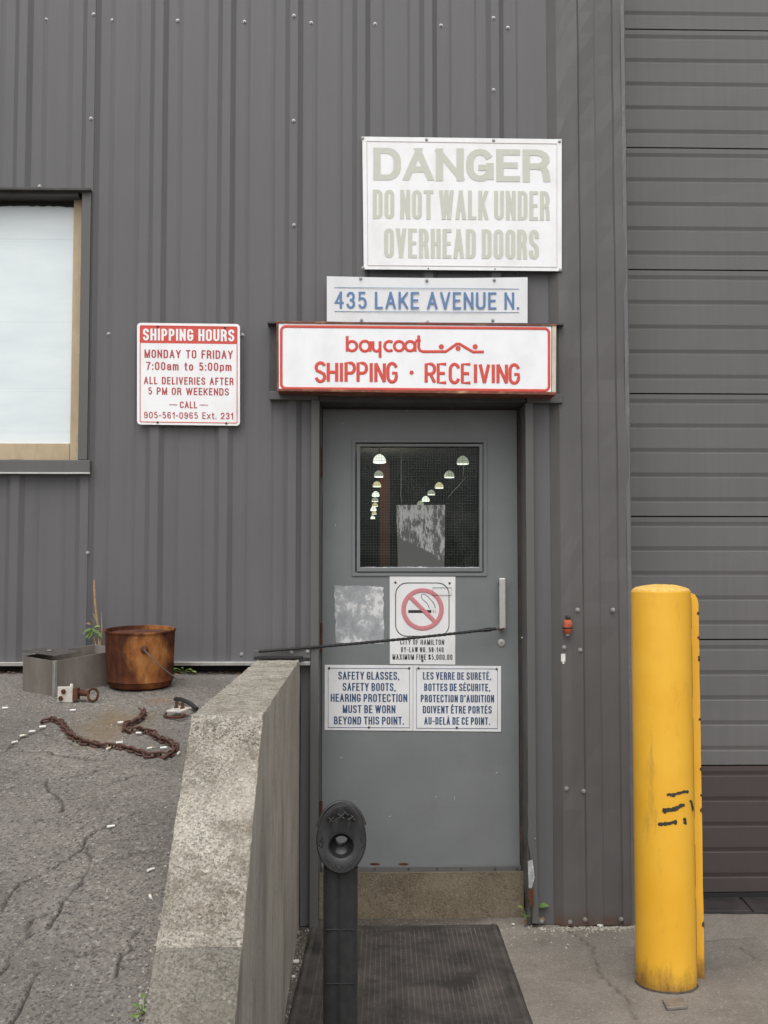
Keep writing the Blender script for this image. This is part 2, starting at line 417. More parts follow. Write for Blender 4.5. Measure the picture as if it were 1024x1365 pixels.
# window
t = NT('painted_reflection_pane'); n1 = t.noise(2.2, 4, .6, vec=(1, 1, 3.5)); z = t.axis(2)  # sky reflection painted into the pane's pale diffuse colour
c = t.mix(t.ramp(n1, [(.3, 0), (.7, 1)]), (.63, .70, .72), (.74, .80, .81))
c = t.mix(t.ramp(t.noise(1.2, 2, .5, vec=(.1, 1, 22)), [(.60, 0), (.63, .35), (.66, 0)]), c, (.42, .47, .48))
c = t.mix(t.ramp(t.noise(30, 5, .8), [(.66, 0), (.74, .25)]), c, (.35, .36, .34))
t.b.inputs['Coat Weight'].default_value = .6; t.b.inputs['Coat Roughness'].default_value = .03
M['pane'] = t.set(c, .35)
t = NT('tan_window_frame'); n1 = t.noise(12, 5, .7, vec=(1, 1, .4))
M['tan'] = t.set(t.ramp(n1, [(.3, (.38, .29, .18)), (.6, (.47, .37, .24)), (.8, (.30, .22, .13))]), .6)
t = NT('wired_glass'); t.t.nodes.remove(t.b)
out = [n for n in t.t.nodes if n.type == 'OUTPUT_MATERIAL'][0]
tr = t.n('BsdfTransparent'); tr.inputs[0].default_value = (.80, .84, .83, 1)
gl = t.n('BsdfGlossy'); gl.inputs['Roughness'].default_value = .04; gl.inputs[0].default_value = (1, 1, 1, 1)
df = t.n('BsdfDiffuse'); df.inputs[0].default_value = (.30, .29, .27, 1)
fr = t.n('Fresnel'); fr.inputs[0].default_value = 1.22
m1 = t.n('MixShader'); t.l(fr.outputs[0], m1.inputs[0]); t.l(tr.outputs[0], m1.inputs[1]); t.l(gl.outputs[0], m1.inputs[2])
m2 = t.n('MixShader'); t.l(t.ramp(t.noise(8, 6, .75), [(.45, .004), (.85, .09)]), m2.inputs[0]); t.l(m1.outputs[0], m2.inputs[1]); t.l(df.outputs[0], m2.inputs[2])
t.l(m2.outputs[0], out.inputs[0]); M['glass'] = t.mat
M['wire'] = plain('glass_wire', (.22, .22, .21), .6, .3)
M['smear'] = plain('glass_scratch', (.30, .31, .30), .8)
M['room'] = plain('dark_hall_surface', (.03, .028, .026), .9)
M['column'] = plain('red_brown_column', (.22, .075, .04), .8)
def emis(name, c, s):
    t = NT(name); t.b.inputs['Emission Color'].default_value = (*c, 1); t.b.inputs['Emission Strength'].default_value = s
    return t.set((.6, .6, .55), .5)
M['lamp_hot'] = emis('lit_lamp_shade', (1, .98, .85), 1.15)
M['lamp_mid'] = emis('softly_lit_lamp_shade', (.80, .80, .60), .42)
M['lamp_warm'] = emis('warm_lit_lamp_shade', (1, .85, .45), .62)
M['lamp_rim'] = emis('lamp_mouth', (1, 1, .88), 1.4)
# worn paper
t = NT('scraped_sticker'); n1 = t.noise(11, 6, .75, vec=(1, 1, .8), loc=(.2, 0, .6)); 
M['residue'] = t.set(t.ramp(n1, [(.38, (.27, .28, .29)), (.50, (.36, .37, .38)), (.56, (.60, .60, .60)), (.70, (.72, .72, .72))]), .6)
t = NT('window_label'); n1 = t.noise(30, 6, .8, vec=(1, 1, .35)); z = t.axis(2); x = t.axis(0)
sl_ = t.math('ADD', t.math('SUBTRACT', z, t.math('MULTIPLY', x, -.55)), t.math('MULTIPLY', t.noise(18, 4, .6), .05))
msk = t.ramp(sl_, [(.172, 0), (.180, 1)])
mk = t.math('MULTIPLY', t.ramp(n1, [(.47, 0), (.54, 1)]), msk)
cc = t.mix(t.math('MULTIPLY', mk, .75), (.075, .078, .072), (.42, .43, .42))
M['label'] = t.set(cc, .6)
M['grey_hard'] = plain('pale_steel_plate', (.48, .45, .40), .6, .1, .25, 40)
M['lid'] = plain('dark_lid_steel', (.10, .09, .082), .5, .4, .3, 20)
M['plate'] = plain('dull_steel_plate', (.22, .20, .18), .55, .4, .3, 40)
M['leaf'] = plain('weed_leaf', (.085, .15, .035), .5, 0, .35, 60)
M['leaf_pale'] = plain('young_leaf', (.17, .24, .07), .5, 0, .3, 60)
M['leaf_dry'] = plain('dry_leaf', (.20, .11, .05), .7, 0, .4, 60)
M['stalk'] = plain('dry_stalk', (.34, .22, .11), .7, 0, .3, 60)
M['butt'] = plain('cigarette_paper', (.74, .73, .70), .7, 0, .08, 60)
M['filter'] = plain('cigarette_filter', (.55, .36, .16), .8, 0, .15, 60)
M['debris'] = plain('white_paint_chip', (.70, .68, .64), .8, 0, .1, 60)
M['orange'] = plain('orange_red_plastic', (.42, .085, .035), .45, 0, .35, 60)
M['darkmetal'] = plain('dark_fitting', (.03, .025, .022), .5, .3)
M['soil'] = plain('dark_soil', (.065, .052, .038), .95, 0, .4, 30, .6)

# ------------------------------------------------------------------ lettering
def _arc(cx, cy, rx, ry, a0, a1, n=7): return [(cx+rx*math.cos(R(a0+(a1-a0)*i/n)), cy+ry*math.sin(R(a0+(a1-a0)*i/n))) for i in range(n+1)]
def glyph(ch, q):
    """centre lines of a condensed sans letter in a unit box, y down; q = corner radius; returns width, strokes, closed flags"""
    cs = [(1,max(q+.01,.30))]+_arc(.5,q,.5,q,0,-180) if q < .3 else _arc(.5,q,.5,q,-22,-180)
    ce = _arc(.5,1-q,.5,q,180,0)+[(1,min(1-q-.01,.70))] if q < .3 else _arc(.5,1-q,.5,q,180,22)
    top = lambda a0, a1: _arc(.5, q, .5, q, a0, a1)
    bot = lambda a0, a1: _arc(.5, 1-q, .5, q, a0, a1)
    c_ = min(q,.22); S_ = [(1,.27)]+_arc(.5,c_,.5,c_,0,-180)+[(0,.29),(.08,.38),(.28,.46),(.72,.54),(.92,.62),(1,.71)]+_arc(.5,1-c_,.5,c_,0,180)+[(0,.73)]
    T = {
    'O': (1, [top(-180,0)+bot(0,180)], 1), '0': (.92, [top(-180,0)+bot(0,180)], 1),
    'C': (1, [cs+ce], 2), 'G': (1, [cs+bot(180,30 if q >= .3 else 0), [(1,.90 if q >= .3 else 1-q),(1,.55)], [(.96,.59),(.60,.59)]], 2),
    'S': (1, [S_], 2), '$': (1, [S_, [(.5,-.08),(.5,1.08)]], 2),
    'D': (1, [[(0,0),(.5,0)]+_arc(.5,q,.5,q,-90,0)+_arc(.5,1-q,.5,q,0,90)+[(0,1)]], 1),
    'B': (1, [[(0,0),(0,1)],[(.1,0),(.5,0)]+_arc(.5,.24,.44,.24,-90,90)+[(.1,.48)], [(.3,.48),(.5,.48)]+_arc(.5,.74,.5,.26,-90,90)+[(.1,1)]], 0),
    'A': (1.12, [[(0,1),(.5,-.02)],[(.5,-.02),(1,1)],[(.26,.68),(.74,.68)]], 0), 'V': (1.08, [[(0,0),(.5,1.02)],[(.5,1.02),(1,0)]], 0),
    'W': (1.8, [[(0,0),(.25,1.02)],[(.25,1.02),(.5,0)],[(.5,0),(.75,1.02)],[(.75,1.02),(1,0)]], 0),
    'M': (1.3, [[(0,0),(0,1)],[(1,0),(1,1)],[(.0,0),(.5,.98)],[(.5,.98),(1,0)]], 0), 'N': (1.02, [[(0,0),(0,1)],[(1,0),(1,1)],[(0,0),(1,1)]], 0),
    'H': (1, [[(0,0),(0,1)],[(1,0),(1,1)],[(.0,.5),(1,.5)]], 0), 'I': (0, [[(0,0),(0,1)]], 0), 'L': (.78, [[(0,0),(0,1),(1,1)]], 0),
    'E': (.82, [[(1,0),(0,0),(0,1),(1,1)],[(0,.49),(.86,.49)]], 0), 'F': (.78, [[(1,0),(0,0),(0,1)],[(0,.49),(.86,.49)]], 0),
    'T': (.95, [[(0,0),(1,0)],[(.5,0),(.5,1)]], 0), 'U': (1, [[(0,0)]+bot(180,0)+[(1,0)]], 0),
    'P': (.95, [[(0,0),(0,1)],[(.1,0),(.5,0)]+_arc(.5,.28,.5,.28,-90,90)+[(.1,.56)]], 0),
    'R': (1, [[(0,0),(0,1)],[(.1,0),(.5,0)]+_arc(.5,.26,.48,.26,-90,90)+[(.1,.52)],[(.5,.52),(.85,.58),(.96,.75),(1,1)]], 0),
    'X': (1.05, [[(0,0),(1,1)],[(1,0),(0,1)]], 0),
    'K': (1.02, [[(0,0),(0,1)],[(.98,0),(0,.66)],[(.34,.42),(1,1)]], 0), 'Y': (1.08, [[(0,0),(.5,.56)],[(1,0),(.5,.56)],[(.5,.5),(.5,1)]], 0),
    '1': (.45, [[(1,1),(1,0)],[(1,.06),(0,.24)]], 0), '2': (.92, [_arc(.5,.28,.5,.28,180,360)+[(1,.36),(.78,.56),(.12,.86),(0,1),(1,1)]], 0),
    '3': (.92, [_arc(.5,.25,.46,.25,178,450)+[(.35,.5)],[(.4,.48),(.5,.48)]+_arc(.5,.74,.5,.26,-90,180)], 2),
    '4': (.95, [[(.76,1),(.76,0)],[(.76,0),(0,.68),(1,.68)]], 0), '5': (.92, [[(.95,0),(.12,0),(.06,.46),(.25,.38),(.5,.36)]+_arc(.5,.68,.5,.32,-90,160)], 2),
    '6': (.92, [_arc(.5,.24,.5,.24,-5,-180)+[(0,.7)],_arc(.5,.70,.5,.30,0,345)], 2), '7': (.9, [[(0,0),(1,0),(.55,.45),(.36,1)]], 0),
    '8': (.92, [_arc(.5,.25,.46,.25,0,360,12),_arc(.5,.74,.5,.26,0,360,12)], 0), '9': (.92, [_arc(.5,.76,.5,.24,175,0)+[(1,.3)],_arc(.5,.30,.5,.30,0,345)], 2),
    '-': (.42, [[(0,.58),(1,.58)]], 0), '.': (0, [[(0,.999),(0,1)]], 0), ',': (0, [[(.0,.99),(0,1.0)],[(.12,1.0),(-.12,1.16)]], 0), ':': (0, [[(0,.36),(0,.362)],[(0,.96),(0,.962)]], 0),
    "'": (0, [[(0,.0),(0,.16)]], 0),
    'a': (.86, [[(0,.46)]+_arc(.5,.44,.5,.16,180,360)+[(1,1)],[(1,.60),(.45,.63)]+_arc(.42,.81,.42,.19,-90,-270)+[(.7,.98),(1,.86)]], 0),
    'm': (1.35, [[(0,.28),(0,1)],[(0,.44)]+_arc(.25,.44,.25,.16,180,360)+[(.5,1)],[(.5,.44)]+_arc(.75,.44,.25,.16,180,360)+[(1,1)]], 0),
    't': (.5, [[(.4,.05),(.4,.86),(.6,1),(1,1)],[(0,.30),(1,.30)]], 0), 'o': (.86, [_arc(.5,.48,.5,.20,-180,0)+_arc(.5,.80,.5,.20,0,180)], 1),
    'p': (.86, [[(0,.28),(0,1.26)],[(0,.46)]+_arc(.5,.48,.5,.20,180,360)+_arc(.5,.80,.5,.20,0,180)], 0), 'x': (.86, [[(0,.28),(1,1)],[(1,.28),(0,1)]], 0),
    }
    return T[ch]
ACC = {'\u00c9': ('E', [[(.75,-.30),(.35,-.16)]]), '\u00ca': ('E', [[(.15,-.16),(.5,-.32)],[(.5,-.32),(.85,-.16)]]), '\u00c0': ('A', [[(.3,-.32),(.6,-.18)]])}
def wording(par, mat, *a):
    b_ = MB(); text(b_, *a); return obj('lettering', b_, mat, par, fixn=False)
def ribbon(mb, pts, t, closed, d, ylo, yhi, free=False, noext=False, ky=1.0):
    """flat stroke of width t (picture units) on the plane d in front of the wall; ends run half a width past their points"""
    pts = [Vector((p[0], p[1], 0)) for p in pts]
    L = [pts[0]]
    for p in pts[1:]:
        if (p-L[-1]).length > 1e-4: L.append(p)
    pts = L
    if closed and (pts[0]-pts[-1]).length < 1e-3: pts.pop()
    n = len(pts)
    if n < 2: return
    if not closed and not free and not noext:
        pts[0] = pts[0]+(pts[0]-pts[1]).normalized()*t/2; pts[-1] = pts[-1]+(pts[-1]-pts[-2]).normalized()*t/2
    l, r = [], []
    for i in range(n):
        a = pts[(i-1) % n] if (closed or i) else None; b_ = pts[(i+1) % n] if (closed or i < n-1) else None
        d1 = (pts[i]-a).normalized() if a is not None else (b_-pts[i]).normalized(); d2 = (b_-pts[i]).normalized() if b_ is not None else d1
        m = d1+d2
        m = m.normalized() if m.length > 1e-4 else d1
        k = min(1.5, 1/max(.3, m.dot(d1))); nn = Vector((-m.y, m.x*ky, 0))*t/2*k
        l.append(pts[i]+nn); r.append(pts[i]-nn)
    vs = []
    for p in l+r:
        y = p.y if free else max(ylo, min(yhi, p.y)); vs.append(P(p.x, y, d))
    mb.add(vs, [(i, (i+1) % n, n+(i+1) % n, n+i) for i in range(n if closed else n-1)])
def text(mb, s, x0, x1, yb0, yb1, cap, d, t=.18, sp=.11, space=.62, ky=.84):
    """sans lettering between picture columns x0..x1, baseline rows yb0 (left) to yb1 (right); t, sp: stroke and gap as shares of the cap height"""
    tp = t*cap; gp = sp*cap; ws = []
    for ch in s:
        if ch == ' ': ws.append(None); continue
        c0 = ACC[ch][0] if ch in ACC else ch
        ws.append(glyph(c0, .3)[0])
    # ink = sum(w*u + tp) + gaps ; a blank is a gap of `space` letter widths
    nl = sum(1 for w_ in ws if w_ is not None); ns = sum(1 for w_ in ws if w_ is None)
    gaps = len(s)-1-2*ns
    u = (x1-x0-nl*tp-gaps*gp-ns*gp*1.6)/(sum(w_ for w_ in ws if w_ is not None)+ns*space)
    x = x0; prev = None; k = 0
    for ch, w_ in zip(s, ws):
        if w_ is None: x += space*u+gp*1.6; prev = None; continue
        if prev is not None: x += gp
        c0, extra = (ACC[ch] if ch in ACC else (ch, []))
        q = max(.14, min(.40, .5*u*1.0/(cap-tp)*.95))
        _, st, cl = glyph(c0, q)
        X = lambda px_: x+tp/2+px_*w_*u if w_ else x+tp/2+px_*tp
        base = lambda xx: yb0+(yb1-yb0)*(xx-x0)/(x1-x0)
        for j, pl in enumerate(st+extra):
            ex = j >= len(st)
            pp = []
            for px_, py_ in pl:
                xx = X(px_); pp.append((xx, base(xx)-cap+tp*ky/2+py_*(cap-tp*ky)))
            lo_c = base(x)-cap; hi_c = base(x)
            fr = ex or any(p_[1] < -.03 or p_[1] > 1.03 for p_ in pl)
            ribbon(mb, pp, tp*(.7 if ex else 1), cl == 1 and not ex, d+.00004*(k % 14), lo_c-.0, hi_c+.0, fr, cl == 2 and len(pl) > 5, ky); k += 1
        x += w_*u+tp; prev = ch
def quad_px(mb, c4, d, th):
    pts = [(P(x, y, d).x, P(x, y, d).z) for x, y in c4]
    mb.prism_y(pts, -d, -d+th)
def rrect(x0, y0, x1, y1, r, n=5, c4=None):
    """rounded rectangle outline in picture units (clockwise)"""
    out = []
    for cx, cy, a0 in ((x1-r, y0+r, -90), (x1-r, y1-r, 0), (x0+r, y1-r, 90), (x0+r, y0+r, 180)):
        for k in range(n+1):
            a = R(a0+90*k/n); out.append((cx+r*math.cos(a), cy+r*math.sin(a)))
    return out
def line_px(mb, pts, wpx, d, closed=False, flat=.15):
    w_ = wpx/300.0/2
    n0 = len(mb.v)
    mb.tube([P(x, y, d) for x, y in pts], w_, 8, closed, 1.0)
    for i in range(n0, len(mb.v)):
        v = mb.v[i]; mb.v[i] = (v[0], -d+(v[1]+d)*min(1, .0009/max(w_, 1e-5)), v[2])
def skew(pts, s, y_ref=None):
    """follow a sign whose right side hangs s rows lower per column"""
    x0 = pts[0][0] if y_ref is None else y_ref
    return [(x, y+(x-x0)*s) for x, y in pts]
# shared screw heads
_b = MB(); _b.lathe([(.0085, 0), (.0085, .002), (.0052, .0022), (.0048, .007), (.0, .0078)], (0,0,0), 'y', 8)
SCREW = _b.mesh('screw', smooth=False); SCREW.materials.append(M['screw'])
_b = MB(); _b.lathe([(.0055, 0), (.0052, .0025), (.0, .0038)], (0,0,0), 'y', 8)
RSCREW = _b.mesh('rusty_screw', smooth=False); RSCREW.materials.append(M['rustscrew'])
_b = MB(); _b.lathe([(.0062, 0), (.006, .003), (.0, .0055)], (0,0,0), 'y', 8)
GSCREW = _b.mesh('sign_screw', smooth=False); GSCREW.materials.append(M['screw'])
def screws(parent, pts, d, me=None, s=1.0):
    for x, y in pts: share('screw', me or SCREW, parent, P(x, y, d), scale=(s, s, s) if s != 1 else None)

# ================================================================== SETTING
# broad ground
b = MB(); b.add([(-150,-150,-.04),(150,-150,-.04),(150,150,-.04),(-150,150,-.04)], [(0,1,2,3)])
o = obj('ground', b, M['ground']); o['kind'] = 'structure'
def sheet(name, xs, ys, hf, mat, cf=None):
    nx, ny = len(xs), len(ys)
    v = []; cv = []
    for y in ys:
        for x in xs:
            c = cf(x, y) if cf else 0.0
            v.append((x, y, hf(x, y)-c*.012)); cv.append(c)
    f = [(j*nx+i, j*nx+i+1, (j+1)*nx+i+1, (j+1)*nx+i) for j in range(ny-1) for i in range(nx-1)]
    me = bpy.data.meshes.new(name); me.from_pydata(v, [], f); me.materials.append(mat)
    me.polygons.foreach_set('use_smooth', [True]*len(f))
    at = me.attributes.new('crack', 'FLOAT', 'POINT'); at.data.foreach_set('value', cv)
    o = bpy.data.objects.new(name, me); COL.objects.link(o); o['kind'] = 'structure'
    return o
def rng(a, b, s):
    n = max(1, int(round((b-a)/s))); return [a+(b-a)*i/n for i in range(n+1)]
# cracks: picture polylines on the asphalt, widened by a running jitter
cracks_px = [
 [(0,1005),(20,993),(32,984),(48,977),(62,970)], [(0,1050),(40,1046),(70,1040),(95,1035),(120,1030),(150,1022)],
 [(0,1125),(18,1120),(36,1110),(50,1096),(58,1092)], [(0,1210),(30,1180),(62,1160),(90,1145),(105,1135),(125,1110),(140,1100),(165,1090),(190,1082),(210,1080)],
 [(0,1300),(12,1290),(22,1265),(35,1250),(42,1228),(60,1215)], [(70,1235),(80,1215),(98,1190),(115,1160),(120,1130)],
 [(60,975),(80,985),(100,992)], [(95,1262),(110,1270),(125,1275),(138,1268)], [(18,1365),(30,1345),(34,1320),(55,1300)],
 [(150,1040),(180,1036),(215,1032)], [(125,1155),(150,1147),(172,1140),(205,1138)], [(60,1040),(75,1060),(80,1080)],
 [(30,1000),(60,1004),(95,1010),(140,1015)], [(150,1300),(160,1280),(175,1262),(182,1240)]]
segs = []
for pl in cracks_px:
    w3 = [A(*p) for p in pl]
    fine = []
    for a, b_ in zip(w3, w3[1:]):
        n = max(1, int((b_-a).length/.03))
        for k in range(n): fine.append(a.lerp(b_, k/n))
    fine.append(w3[-1])
    fine = [Vector((p.x+random.uniform(-.010, .010), p.y+random.uniform(-.015, .015), 0)) for p in fine]
    segs += list(zip(fine, fine[1:]))
cell = {}
for a, b_ in segs:
    for gx in range(int(min(a.x, b_.x)*20)-2, int(max(a.x, b_.x)*20)+2):
        for gy in range(int(min(a.y, b_.y)*20)-2, int(max(a.y, b_.y)*20)+2):
            cell.setdefault((gx, gy), []).append((a, b_))
def crackf(x, y):
    L = cell.get((int(math.floor(x*20)), int(math.floor(y*20))))
    if not L: return 0.0
    m = 9.0
    for a, b_ in L:
        dx = b_.x-a.x; dy = b_.y-a.y; q = dx*dx+dy*dy
        t = 0 if q == 0 else max(0, min(1, ((x-a.x)*dx+(y-a.y)*dy)/q))
        m = min(m, math.hypot(x-a.x-dx*t, y-a.y-dy*t))
    w_ = .0046*(.6+2.0*abs(noise.noise(Vector((x*6, y*6, 3)))))
    m += .0035*noise.noise(Vector((x*60, y*60, 1)))
    return max(0.0, min(1.0, 1.25-m/w_*.95))*.85*max(0.25, min(1, .95+1.4*noise.noise(Vector((x*4, y*4, 8)))))
XW0 = P(345, 878).x; XW1 = P(400, 878).x       # retaining wall sides
def asph_h(x, y):
    p = Vector((x, y, 0))
    return az(x, y)+.004*noise.noise(p*9)+.0022*noise.noise(p*34)+.0014*noise.noise(p*80)
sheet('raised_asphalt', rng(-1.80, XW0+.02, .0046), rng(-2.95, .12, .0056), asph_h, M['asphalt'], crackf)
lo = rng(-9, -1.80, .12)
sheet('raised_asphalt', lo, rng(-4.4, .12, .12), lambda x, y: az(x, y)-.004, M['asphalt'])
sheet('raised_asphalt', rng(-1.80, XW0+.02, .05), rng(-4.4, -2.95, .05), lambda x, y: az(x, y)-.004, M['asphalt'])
# lower paving
pc = []
for pl in ([(940,1255),(975,1250),(1024,1252)], [(985,1262),(1005,1275),(1024,1284)], [(760,1240),(790,1262),(800,1300),(835,1330),(850,1365)]):
    w3 = [G(*p) for p in pl]; fine = []
    for a, b_ in zip(w3, w3[1:]):
        n = max(1, int((b_-a).length/.04))
        for k in range(n):
            q = a.lerp(b_, k/n); fine.append(Vector((q.x+random.uniform(-.006, .006), q.y+random.uniform(-.008, .008), 0)))
    pc += list(zip(fine, fine[1:]))
def pcrack(x, y):
    m = 9
    for a, b_ in pc:
        if abs(x-a.x) > .12 or abs(y-a.y) > .12: continue
        dx = b_.x-a.x; dy = b_.y-a.y; q = dx*dx+dy*dy or 1
        t = max(0, min(1, ((x-a.x)*dx+(y-a.y)*dy)/q)); m = min(m, math.hypot(x-a.x-dx*t, y-a.y-dy*t))
    return max(0, min(1, 1.2-m/.008))*.55
def pave_h(x, y):
    p = Vector((x, y, 5)); return .004*noise.noise(p*4)+.0025*noise.noise(p*17)+.0012*noise.noise(p*50)
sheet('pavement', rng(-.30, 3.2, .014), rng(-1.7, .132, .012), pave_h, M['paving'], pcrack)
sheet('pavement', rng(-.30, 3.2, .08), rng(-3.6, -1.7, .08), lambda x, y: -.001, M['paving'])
# dark floor of the recess under the overhead door
b = MB(); b.box(P(839, 1200).x, 4.6, .133, 1.0, -.05, .004)
o = obj('threshold_floor', b, M['darkfloor']); o['kind'] = 'structure'
TF = o
b = MB()
for i in range(9):
    xa = P(839,1200).x+.06+i*.27
    b.add([(xa, .14, .0075), (xa+.255, .14, .0075), (xa+.275, .36, .0075), (xa+.02, .36, .0075)], [(0,1,2,3)])
for i, f in enumerate(b.f):
    bb = MB(); v = [b.v[k] for k in f]; bb.hexa([(q[0], q[1], .0) for q in v], [(q[0], q[1], .012+.002*(i % 2)) for q in v])
    obj('plank', bb, M['darkfloor'], TF, bevel=.002)

# ================================================================== RETAINING WALL
ZT = P(372, 878).z; YB = -2.04; ZE = -.06
slope = (ZT-.607)/(2.706-2.04)
YE = YB-(ZT-ZE)/slope
rw = thing('retaining_wall', 'weathered concrete retaining wall with a long sloping end beside the grey door', 'wall', ((XW0+XW1)/2, -1.0, 0))
def topz(y): return ZT if y > YB else ZT-(YB-y)*slope
YJ = None
for k in range(400):
    y = YB-k*.003
    p = Vector((XW0+.09, y, topz(y)))
    c = _q.transposed() @ (p-CAM)
    if 682.5+F*c.y/c.z > 1262: YJ = y; break
def wall_mesh(y0, y1, name, mat_top, mat_side, shade=0):
    b = MB(); ys = rng(y1, y0, .009); xs = rng(XW0, XW1, .0125)
    nx = len(xs)
    def jit(p):
        q = Vector(p)*16; e = .0020
        n_ = noise.noise_vector(q)*e + noise.noise_vector(q*3.1)*.0025
        edge = 1.0
        dx = min(abs(p[0]-XW0), abs(p[0]-XW1))
        chip = 0
        if dx < .02:
            chip = max(0, noise.noise(Vector((p[1]*42, p[0]*3, p[2]*42)))-.10)*.022*(1-dx/.02)
        return Vector(p)+n_-Vector((0, 0, chip))
    vs = []
    for y in ys:
        for x in xs: vs.append(jit((x, y, topz(y))))
    fs = [(j*nx+i, j*nx+i+1, (j+1)*nx+i+1, (j+1)*nx+i) for j in range(len(ys)-1) for i in range(nx-1)]
    b.cur = 0; b.add(vs, fs)
    # sides, from the top edge down
    b.cur = 1
    for x, ti in ((XW0, 0), (XW1, nx-1)):
        nz = 14; sv = []
        for j, y in enumerate(ys):
            tp = vs[j*nx+ti]
            for k in range(nz+1):
                u = (k/nz)**1.8
                z = tp.z*(1-u)+ZE*u
                w_ = 0 if k == 0 else 1
                nn = noise.noise(Vector((y*5, z*5, x)))*.003
                sv.append((tp.x*(1-min(1, k/3))+x*min(1, k/3)+nn*w_, tp.y, z))
        sf = [(j*(nz+1)+k, j*(nz+1)+k+1, (j+1)*(nz+1)+k+1, (j+1)*(nz+1)+k) for j in range(len(ys)-1) for k in range(nz)]
        b.add(sv, sf)
    return obj(name, b, [mat_top, mat_side], rw, smooth=False)
o = wall_mesh(.0, YJ, 'wall_body', M['conc_top'], M['conc_side'])
o = wall_mesh(YJ-.0005, YE, 'wall_foot', M['conc_patch'], M['conc_side']); o['label'] = 'darker grey patched foot of the slope'
for f in (0,): pass

# ================================================================== METAL WALL
ZTOP = 6.5
WX0, WX1 = -5.5, P(836, 640).x
zb_left = P(100, 883).z
xd0, xd1 = P(425.6, 800).x, P(700.6, 800).x
zd = P(560, 534).z
xw1 = P(107, 440).x; zw0 = P(60, 613).z; zw1 = P(60, 254).z
RX = P(392, 160).x
def prof_std(x):
    k = round((x-RX)/.3048); u = abs(x-(RX+k*.3048))
    if u < .018: return .0165
    if u < .041: return .0165*(.041-u)/.023
    v = abs(u-.095)
    if v < .012: return .0035*(1-v/.012)
    return 0.0
RPX = [(712,.0),(733,.0),(745,.030),(757,.034),(773,.031),(776,.020),(796,.020),(798,.025),(820,.024),(822,.032),(836,.033)]
RP = [(P(px, 640).x, d) for px, d in RPX]
def prof(x):
    if x < RP[0][0]: return prof_std(x)
    for (a, da), (b_, db) in zip(RP, RP[1:]):
        if x <= b_+1e-9: return da+(db-da)*(x-a)/(b_-a)
    return RP[-1][1]
def breaks(x0, x1):
    xs = {x0, x1}
    for k in range(-30, 12):
        c = RX+k*.3048
        for e in (-.107, -.095, -.083, -.041, -.018, .018, .041, .083, .095, .107): xs.add(c+e)
    xs = {x for x in xs if x < RP[0][0]}
    xs |= {a for a, _ in RP} | {x0, x1} | {xd0, xd1, xw1, XW1+.004}
    return sorted(x for x in xs if x0-1e-9 <= x <= x1+1e-9)
mw = thing('metal_wall', 'tall dark grey ribbed metal wall behind the signs', 'wall', (0, 0, 0))
def panel(x0, x1, lift=0.0, mat='siding', dents=False):
    b = MB(); xs = breaks(x0, x1); xs = [xs[0]]+[x for i, x in enumerate(xs[1:]) if x-xs[i] > 1e-5]
    for a, c in zip(xs, xs[1:]):
        m = (a+c)/2
        zb = zb_left if m < XW1+.004 else .004
        spans = [(zb, ZTOP)]
        if m < xw1: spans = [(zb, zw0), (zw1, ZTOP)]
        if xd0 < m < xd1: spans = [(zd, ZTOP)]
        for z0, z1 in spans:
            zs = rng(z0, z1, .10) if dents else [z0, z1]
            for q0, q1 in zip(zs, zs[1:]):
                def pt(x, z):
                    dd = prof(x)+lift
                    if dents: dd += .007*noise.noise(Vector((x*9, 0, z*2.2)))+.003*noise.noise(Vector((x*22, 2, z*9)))
                    if dents and z < .9: dd += .006*noise.noise(Vector((x*14, 3, z*5)))*(.9-z)
                    return (x, -dd, z)
                b.add([pt(a, q0), pt(c, q0), pt(c, q1), pt(a, q1)], [(0,1,2,3)])
    return obj('siding_panel', b, M[mat], mw, fixn=False)
laps = [RX+.3048*k+.0185 for k in (-18,-15,-12,-9,-6,-3,0,3)]
laps[0] = WX0
edges = laps+[P(733.5, 640).x]
for i, (a, c) in enumerate(zip(edges, edges[1:])):
    panel(a, c+(.0 if i == len(edges)-2 else -.0), lift=.0 if i % 2 else .0012)
panel(P(733.5, 640).x, WX1, 0.0, 'siding_low', True)
# crisp lap edges
for xl in laps[4:8]:
    b = MB()
    zlo = zb_left if xl < XW1 else (P(500,430).z if xd0 < xl < xd1 else .03)
    b.box(xl-.0006, xl+.0008, -.0160, -.0181, zlo, ZTOP); obj('lap_edge', b, M['trim_dark'], mw)
# wall beyond the overhead door, out of frame
b = MB(); b.box(4.6, 7.5, -.02, 0, .03, ZTOP); obj('siding_panel', b, M['siding'], mw)
# corner trim return beside the overhead door
b = MB(); zz = rng(.004, ZTOP, .045)
pv = []
for z in zz:
    j = .0035*noise.noise(Vector((0, 1, z*7)))+.0025*noise.noise(Vector((0, 5, z*22)))
    for x, y in ((WX1-.012, -.0345), (WX1+.004+j, -.0375+j*.6), (WX1+.008+j, -.033+j), (WX1+.010+j*.4, .42)): pv.append((x, y, z))
b.add(pv, [(4*j+k, 4*j+k+1, 4*j+k+5, 4*j+k+4) for j in range(len(zz)-1) for k in range(3)])
t = NT('scraped_corner_paint')
c = t.mix(t.ramp(t.noise(14, 6, .75, vec=(1, 1, .4)), [(.56, 0), (.66, .6)]), SID, (.21, .20, .195)); M['corner'] = t.set(c, .5)
obj('corner_trim', b, M['corner'], mw, fixn=False)
